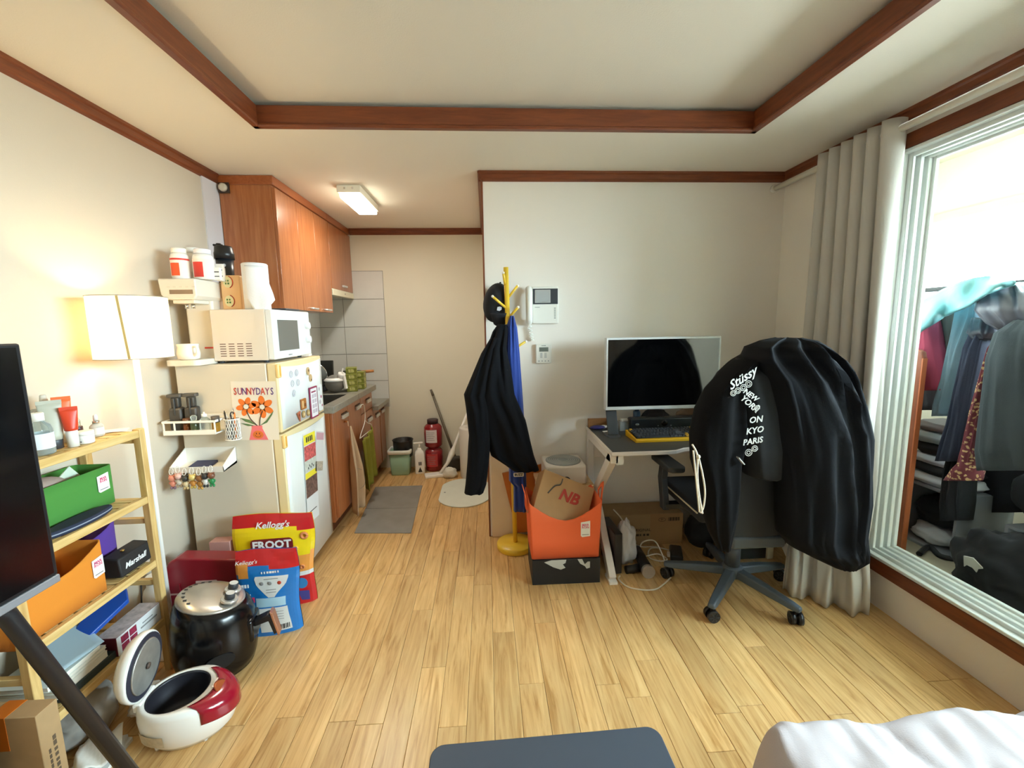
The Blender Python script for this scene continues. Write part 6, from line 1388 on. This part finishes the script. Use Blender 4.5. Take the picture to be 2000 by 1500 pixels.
for k in range(NF*2):
    u = (k*.5+.0)/NF-.6/(2*PI*NF)
    if .02 < u < .98:
        q = ctop(u); dq = (ctop(u+.002)-ctop(u-.002)).normalized(); nn = Vector((dq.y,-dq.x,0)); c = Vector((RX-1.75,q.y-2.05,RZ))
        G().tube([c+(dq*math.cos(2*PI*j/18)+Z*math.sin(2*PI*j/18))*.0235 for j in range(19)],.004,6).build('eyelet', chrome, cur)
# ================================================================ balcony wardrobe
wb = thing('wooden_panel', 'red brown wooden panel with rounded top standing in the balcony doorway', 'panel', (2.27,2.145,BZ))
pts = [(0,0),(.55,0),(.55,1.13),(.03,1.13),(.008,1.12),(0,1.09)]
G().prism(pts,.028,(.028,0,0),Y,Z).build('board', wood('panel_brown','#6E3820','#8A4A2C',.4,'Z',4,12), wb, bevel=.006)
G().prism([(-.004,.0),(.003,.0),(.003,1.085),(-.004,1.085)],.026,(.027,0,0),Y,Z).build('edge_band', M('edge_orange','#B0633C',.45), wb)
rk_ = thing('clothes_rail', 'dark metal clothes rail standing in the balcony', 'rail', (2.60,1.75,BZ))
G().tube([(0,-.75,1.46),(0,.85,1.46)],.014,12).build('top_bar', dgrey, rk_)
for y in (-.75,.85): G().tube([(0,y,.02),(0,y,1.47)],.013,12).build('upright', dgrey, rk_); G().tube([(-.22,y,.015),(.22,y,.015)],.014,10).build('foot', dgrey, rk_)
def clothes(name, label, cat, rows, m, folds=5, amp=.12, ph=0., pw=2.3, extra=None, hanger=True):
    base = P((rows[-1][1]+rows[-1][2])/2, rows[-1][0], x=rows[-1][3])
    t = thing(name, label, cat, base, 0, 'clothes on the balcony rail')
    rel_to(garment(G(), rows, folds=folds, amp=amp, ph=ph, pw=pw, ax='x'), base).build('cloth', m, t)
    return t
def fab(n, c, r=.9, **k): return M(n, c, r, bump=.25, bscale=350, **k)
clothes('red_shirt', 'crimson shirt hanging nearest the wooden panel', 'shirt', [(605,1800,1826,2.48,.03),(640,1786,1834,2.47,.05),(690,1778,1843,2.47,.06),(730,1776,1849,2.47,.06),(762,1774,1850,2.47,.05)], fab('crimson_cloth','#983A50'), 5, .10, 1.)
clothes('brown_shirt', 'grey brown shirt hanging beside the crimson shirt', 'shirt', [(600,1830,1880,2.56,.03),(640,1835,1884,2.55,.05),(690,1840,1876,2.55,.05),(740,1842,1866,2.55,.04)], fab('grey_brown_cloth','#5E524C'), 5, .1, 2.)
clothes('denim_jacket', 'pale blue denim jacket hanging on the balcony rail', 'jacket', [(590,1870,1915,2.52,.03),(620,1868,1918,2.51,.05),(680,1862,1895,2.50,.06),(740,1850,1880,2.50,.06),(790,1830,1868,2.50,.06),(812,1826,1862,2.49,.05)], fab('pale_denim','#6C828C'), 4, .1, 3.)
clothes('navy_coat', 'dark navy coat hanging beside the patterned blouse', 'coat', [(640,1905,1935,2.47,.04),(680,1890,1930,2.46,.06),(760,1876,1915,2.45,.07),(830,1862,1905,2.44,.07),(900,1836,1890,2.43,.06)], fab('dark_navy','#262B3C'), 5, .12, 4.)
bm_ = M('paisley','#7A3A40',.85)
nt = bm_.node_tree; tc = nt.nodes.new('ShaderNodeTexCoord'); vo = nt.nodes.new('ShaderNodeTexVoronoi'); vo.inputs['Scale'].default_value = 55; nz_ = nt.nodes.new('ShaderNodeTexNoise'); nz_.inputs['Scale'].default_value = 30; crp = nt.nodes.new('ShaderNodeValToRGB')
nt.links.new(tc.outputs['Object'], nz_.inputs['Vector']); mxv = nt.nodes.new('ShaderNodeMixRGB'); mxv.inputs[0].default_value = .03; nt.links.new(tc.outputs['Object'], mxv.inputs[1]); nt.links.new(nz_.outputs['Color'], mxv.inputs[2]); nt.links.new(mxv.outputs[0], vo.inputs['Vector'])
e = crp.color_ramp.elements; e[0].position = .3; e[0].color = lin('#C9A878'); e[1].position = .42; e[1].color = lin('#6E3038'); nt.links.new(vo.outputs['Distance'], crp.inputs[0]); nt.links.new(crp.outputs[0], nt.nodes['Principled BSDF'].inputs['Base Color'])
t = clothes('patterned_blouse', 'maroon and gold paisley blouse with frilled hem on the rail', 'blouse', [(640,1962,1990,2.40,.03),(680,1944,1960,2.40,.05),(740,1925,1945,2.395,.05),(800,1905,1932,2.39,.05),(860,1890,1922,2.385,.05),(905,1878,1914,2.38,.05),(915,1868,1918,2.38,.055),(938,1848,1914,2.38,.05)], bm_, 5, .1, 5.)
clothes('charcoal_coat', 'long charcoal coat hanging nearest the camera on the rail', 'coat', [(625,1985,2040,2.35,.03),(650,1950,2060,2.34,.06),(700,1935,2070,2.33,.08),(800,1922,2075,2.33,.08),(880,1912,2080,2.33,.08),(918,1912,2080,2.33,.06)], fab('charcoal_cloth','#3C4448'), 5, .1, 6.)
clothes('grey_puffer', 'shiny grey puffer jacket heaped on top of the rail', 'jacket', [(552,1935,2010,2.50,.06),(575,1922,2050,2.46,.12),(605,1926,2060,2.44,.13),(632,1945,2050,2.43,.09),(645,1960,2000,2.42,.05)], M('shiny_grey','#5E5F68',.3,bump=.3,bscale=30), 4, .16, 7.)
clothes('black_jacket', 'black jacket sleeve hanging below the grey puffer', 'jacket', [(620,1905,1955,2.50,.05),(650,1900,1958,2.48,.07),(663,1912,1945,2.47,.05)], M('black_shiny','#2A2D36',.4), 4, .14, 8.)
clothes('black_skirt', 'long black skirt hanging below the navy coat', 'skirt', [(860,1862,1905,2.52,.04),(920,1852,1900,2.50,.06),(980,1848,1893,2.49,.07),(1016,1846,1890,2.48,.06)], fab('skirt_black','#14161C'), 5, .1, 9.)
clothes('black_overcoat', 'long black overcoat hanging behind the charcoal coat', 'coat', [(600,1925,1990,2.74,.03),(640,1905,2030,2.73,.05),(760,1895,2045,2.72,.06),(900,1890,2050,2.71,.06),(1000,1888,2050,2.70,.05)], fab('overcoat_black','#181B22'), 5, .1, 10.)
clothes('dark_hoodie', 'dark hooded top hanging behind the crimson shirt', 'top', [(610,1800,1850,2.76,.03),(650,1790,1875,2.75,.05),(740,1786,1880,2.74,.06),(800,1786,1876,2.74,.05)], fab('hooded_dark','#23252C'), 5, .1, 11.)
# teal shell draped over the top
tl = thing('teal_windbreaker', 'pale teal windbreaker draped over the top of the clothes rail', 'jacket', P(1850,605,x=2.5), 0, 'clothes on the balcony rail')
def tealf(u, v):
    px = 1778+205*u; topy = 618-78*math.sin(min(1,u*.93+.06)*PI*.62)**.9; h = (50-10*u)*(1-.75*max(0,u-.55)/.45)
    q = P(px, topy+h*v*1.15, x=2.46-.16*math.sin(v*PI*.5)+.03*math.sin(u*9+v*5)+.02*math.sin(u*23))
    return q-tl.location
G().grid(tealf,40,12).build('shell', M('teal_nylon','#6A9FA4',.4,bump=.3,bscale=40), tl, solid=.012)
# cubes with folded clothes under the rail
cub = M('grey_cube','#8A9096',.6)
def cube_unit(label, x0, x1, y0, y1, z0, z1):
    t = thing('storage_cube', label, 'cubby', ((x0+x1)/2,(y0+y1)/2,z0), 0, 'grey storage cubes')
    w_, d_, h = (x1-x0)/2,(y1-y0)/2,z1-z0
    G().box(-w_,w_,-d_,d_,0,.014).build('bottom', cub, t); G().box(-w_,w_,-d_,d_,h-.014,h).build('top', cub, t); G().box(-w_,w_,-d_,-d_+.014,.014,h-.014).build('side', cub, t); G().box(-w_,w_,d_-.014,d_,.014,h-.014).build('side', cub, t); G().box(w_-.01,w_,-d_+.014,d_-.014,.014,h-.014).build('back', cub, t)
    return t
cube_unit('low grey open storage cube nearest the wooden panel', 2.46, 2.78, 2.02, 2.38, BZ, .46)
cube_unit('low grey open storage cube under the charcoal coat', 2.44, 2.76, 1.42, 1.80, BZ, .42)
def folded(name, label, cat, x, y, z, w_, d_, h, m, rz=0., seed=0.):
    g = G()
    def fn(th, v): return v
    rings = []
    for k in range(9):
        a = k/8; zz = h*a; e_ = (1-abs(a-.5)*2*.18)
        rings.append([((w_*math.copysign(abs(math.cos(t_))**.5,math.cos(t_)))*e_*(1+.05*noise.noise(Vector((t_,k*.4,seed)))),(d_*math.copysign(abs(math.sin(t_))**.5,math.sin(t_)))*e_*(1+.05*noise.noise(Vector((t_*1.3,k*.5,seed+3)))),zz+.006*noise.noise(Vector((t_*2,k,seed)))) for t_ in [2*PI*j/32 for j in range(32)]])
    o = g.ring_loft(rings).build(name, m, loc=(x,y,z), rot=(0,0,rz)); return tag(o, label, cat, 'folded clothes on the balcony')
folded('folded_sheet', 'white folded sheet on the grey cube below the paisley blouse', 'sheet', 2.60,2.20,.462,.14,.16,.055, M('cotton_white','#D4D8DE',.9), .1, 1)
folded('folded_shirt', 'black folded shirt between the two white folded piles', 'shirt', 2.60,2.21,.522,.135,.15,.05, M('cotton_black','#16171C',.95), -.05, 2)
folded('folded_shirt', 'white folded shirt at the top of the balcony pile', 'shirt', 2.60,2.21,.576,.13,.15,.05, M('cotton_pale','#C9CFDA',.9), .06, 3)
folded('folded_jumper', 'black folded jumper on top of the white folded shirt', 'jumper', 2.61,2.21,.630,.13,.15,.06, M('cotton_black','#16171C',.95), .0, 4)
folded('folded_jeans', 'light blue folded jeans with belt loops on the balcony pile', 'jeans', 2.60,2.22,.694,.125,.15,.06, M('jean_pale','#9FB0B8',.9), .03, 5)
folded('folded_jeans', 'faded grey folded jeans just under the crimson shirt', 'jeans', 2.61,2.23,.758,.12,.14,.05, M('jean_grey','#8A8688',.9), -.03, 6)
crumple('white_cloth', 'white crumpled cloth inside the grey cube near the panel', 'cloth', (2.56,2.20,BZ+.016), .09, M('cotton_white','#D4D8DE',.9), (.9,1.3,.6), .3, seed=21)
crumple('black_cloth', 'black crumpled cloth filling the upper part of the grey cube', 'cloth', (2.60,2.20,BZ+.125), .12, M('cotton_black','#16171C',.95), (.9,1.1,.75), .2, seed=22)
crumple('black_coat_pile', 'black coat heaped on the balcony floor', 'coat', (2.29,1.66,BZ), .165, M('cotton_black','#16171C',.95), (.75,1.2,1.15), .22, seed=23, nn=40, mm=26)
o = G().prism([(-.05,-.02),(-.01,-.045),(.05,-.03),(.055,.03),(.02,.05),(-.02,.02)],.004,(0,0,0),Y,Z).build('paper_scrap', M('scrap_white','#C9CBC6',.8), loc=(2.175,1.68,BZ+.175), rot=(.2,-.35,.1)); tag(o, 'white paper scrap lying on the black coat pile', 'paper')
crumple('dark_trousers', 'dark trousers heaped on the grey cube under the charcoal coat', 'trousers', (2.58,1.62,.425), .17, M('cotton_charcoal','#22272C',.95), (.9,1.35,1.05), .22, seed=25, nn=40, mm=24)
o = G().tube(curve([P(1795,1082,z=BZ+.012),P(1815,1068,z=BZ+.012),P(1835,1085,z=BZ+.012),P(1862,1092,z=BZ+.012)],6),.014,8).build('belt', M('belt_black','#191A1E',.6)); tag(o, 'black belt lying on the balcony floor by the panel', 'belt')
# ================================================================ bed and low table in the foreground
TZ0 = .30
tb = thing('low_table', 'dark slate low folding table at the bottom of the picture', 'table', (.14,.768,0), math.radians(1.2))
G().prism(rrect(-.306,.306,-.24,.245,.035,6),.018,(0,0,TZ0-.018)).build('table_top', M('slate_laminate','#3E4550',.5), tb, bevel=.003)
for x in (-.25,.25):
    for y in (-.18,.18): G().tube([(x,y,TZ0-.018),(x*1.06,y*1.06,0)],.011,10).build('leg', black, tb)
bed = thing('bed', 'low bed with mattress under the pale quilt', 'bed', (1.28,0,0))
G().box(-.56,.57,-1.2,.92,0,.12).build('bed_base', wood('bed_wood','#8A6A48','#A88560',.5,'Y'), bed); G().box(-.55,.56,-1.2,.91,.121,.27).build('mattress', M('mattress_white','#DAD5CC',.8), bed, bevel=.03, seg=3)
ql = thing('quilt', 'pale pinkish white quilt with stitched channels over the bed', 'quilt', (1.27,0,.12))
def quilt(u, v):
    x = -.655+1.235*u; y = -1.2+2.20*v
    ex = min(1, (u)/.06) ; ey = min(1, (1-v)/.045); e_ = math.sin(min(ex,1)*PI/2)*math.sin(min(ey,1)*PI/2)
    cx = max(0, .09-u)/.09*max(0, v-.93)/.07
    ch_ = abs(math.sin((x*.75+y*.25)*PI/.30)); ch2 = abs(math.sin((y-.12*x)*PI/.42))
    z = .02+(.222)*e_**.6 + .022*(ch_**.5)*e_ + .008*noise.noise(Vector((x*9,y*9,0)))*e_ + .012*noise.noise(Vector((x*22,y*7,3)))*e_
    x += .02*noise.noise(Vector((y*6,0,1)))*(1-ex*.5); y += .02*noise.noise(Vector((x*6,4,1)))*(1 if v > .9 else 0) - .05*cx; x += .05*cx
    return (x, y, z)
G().grid(quilt,110,170).build('cover', M('quilt_white','#B4ABAC',.85,bump=.2,bscale=300), ql, solid=.012)
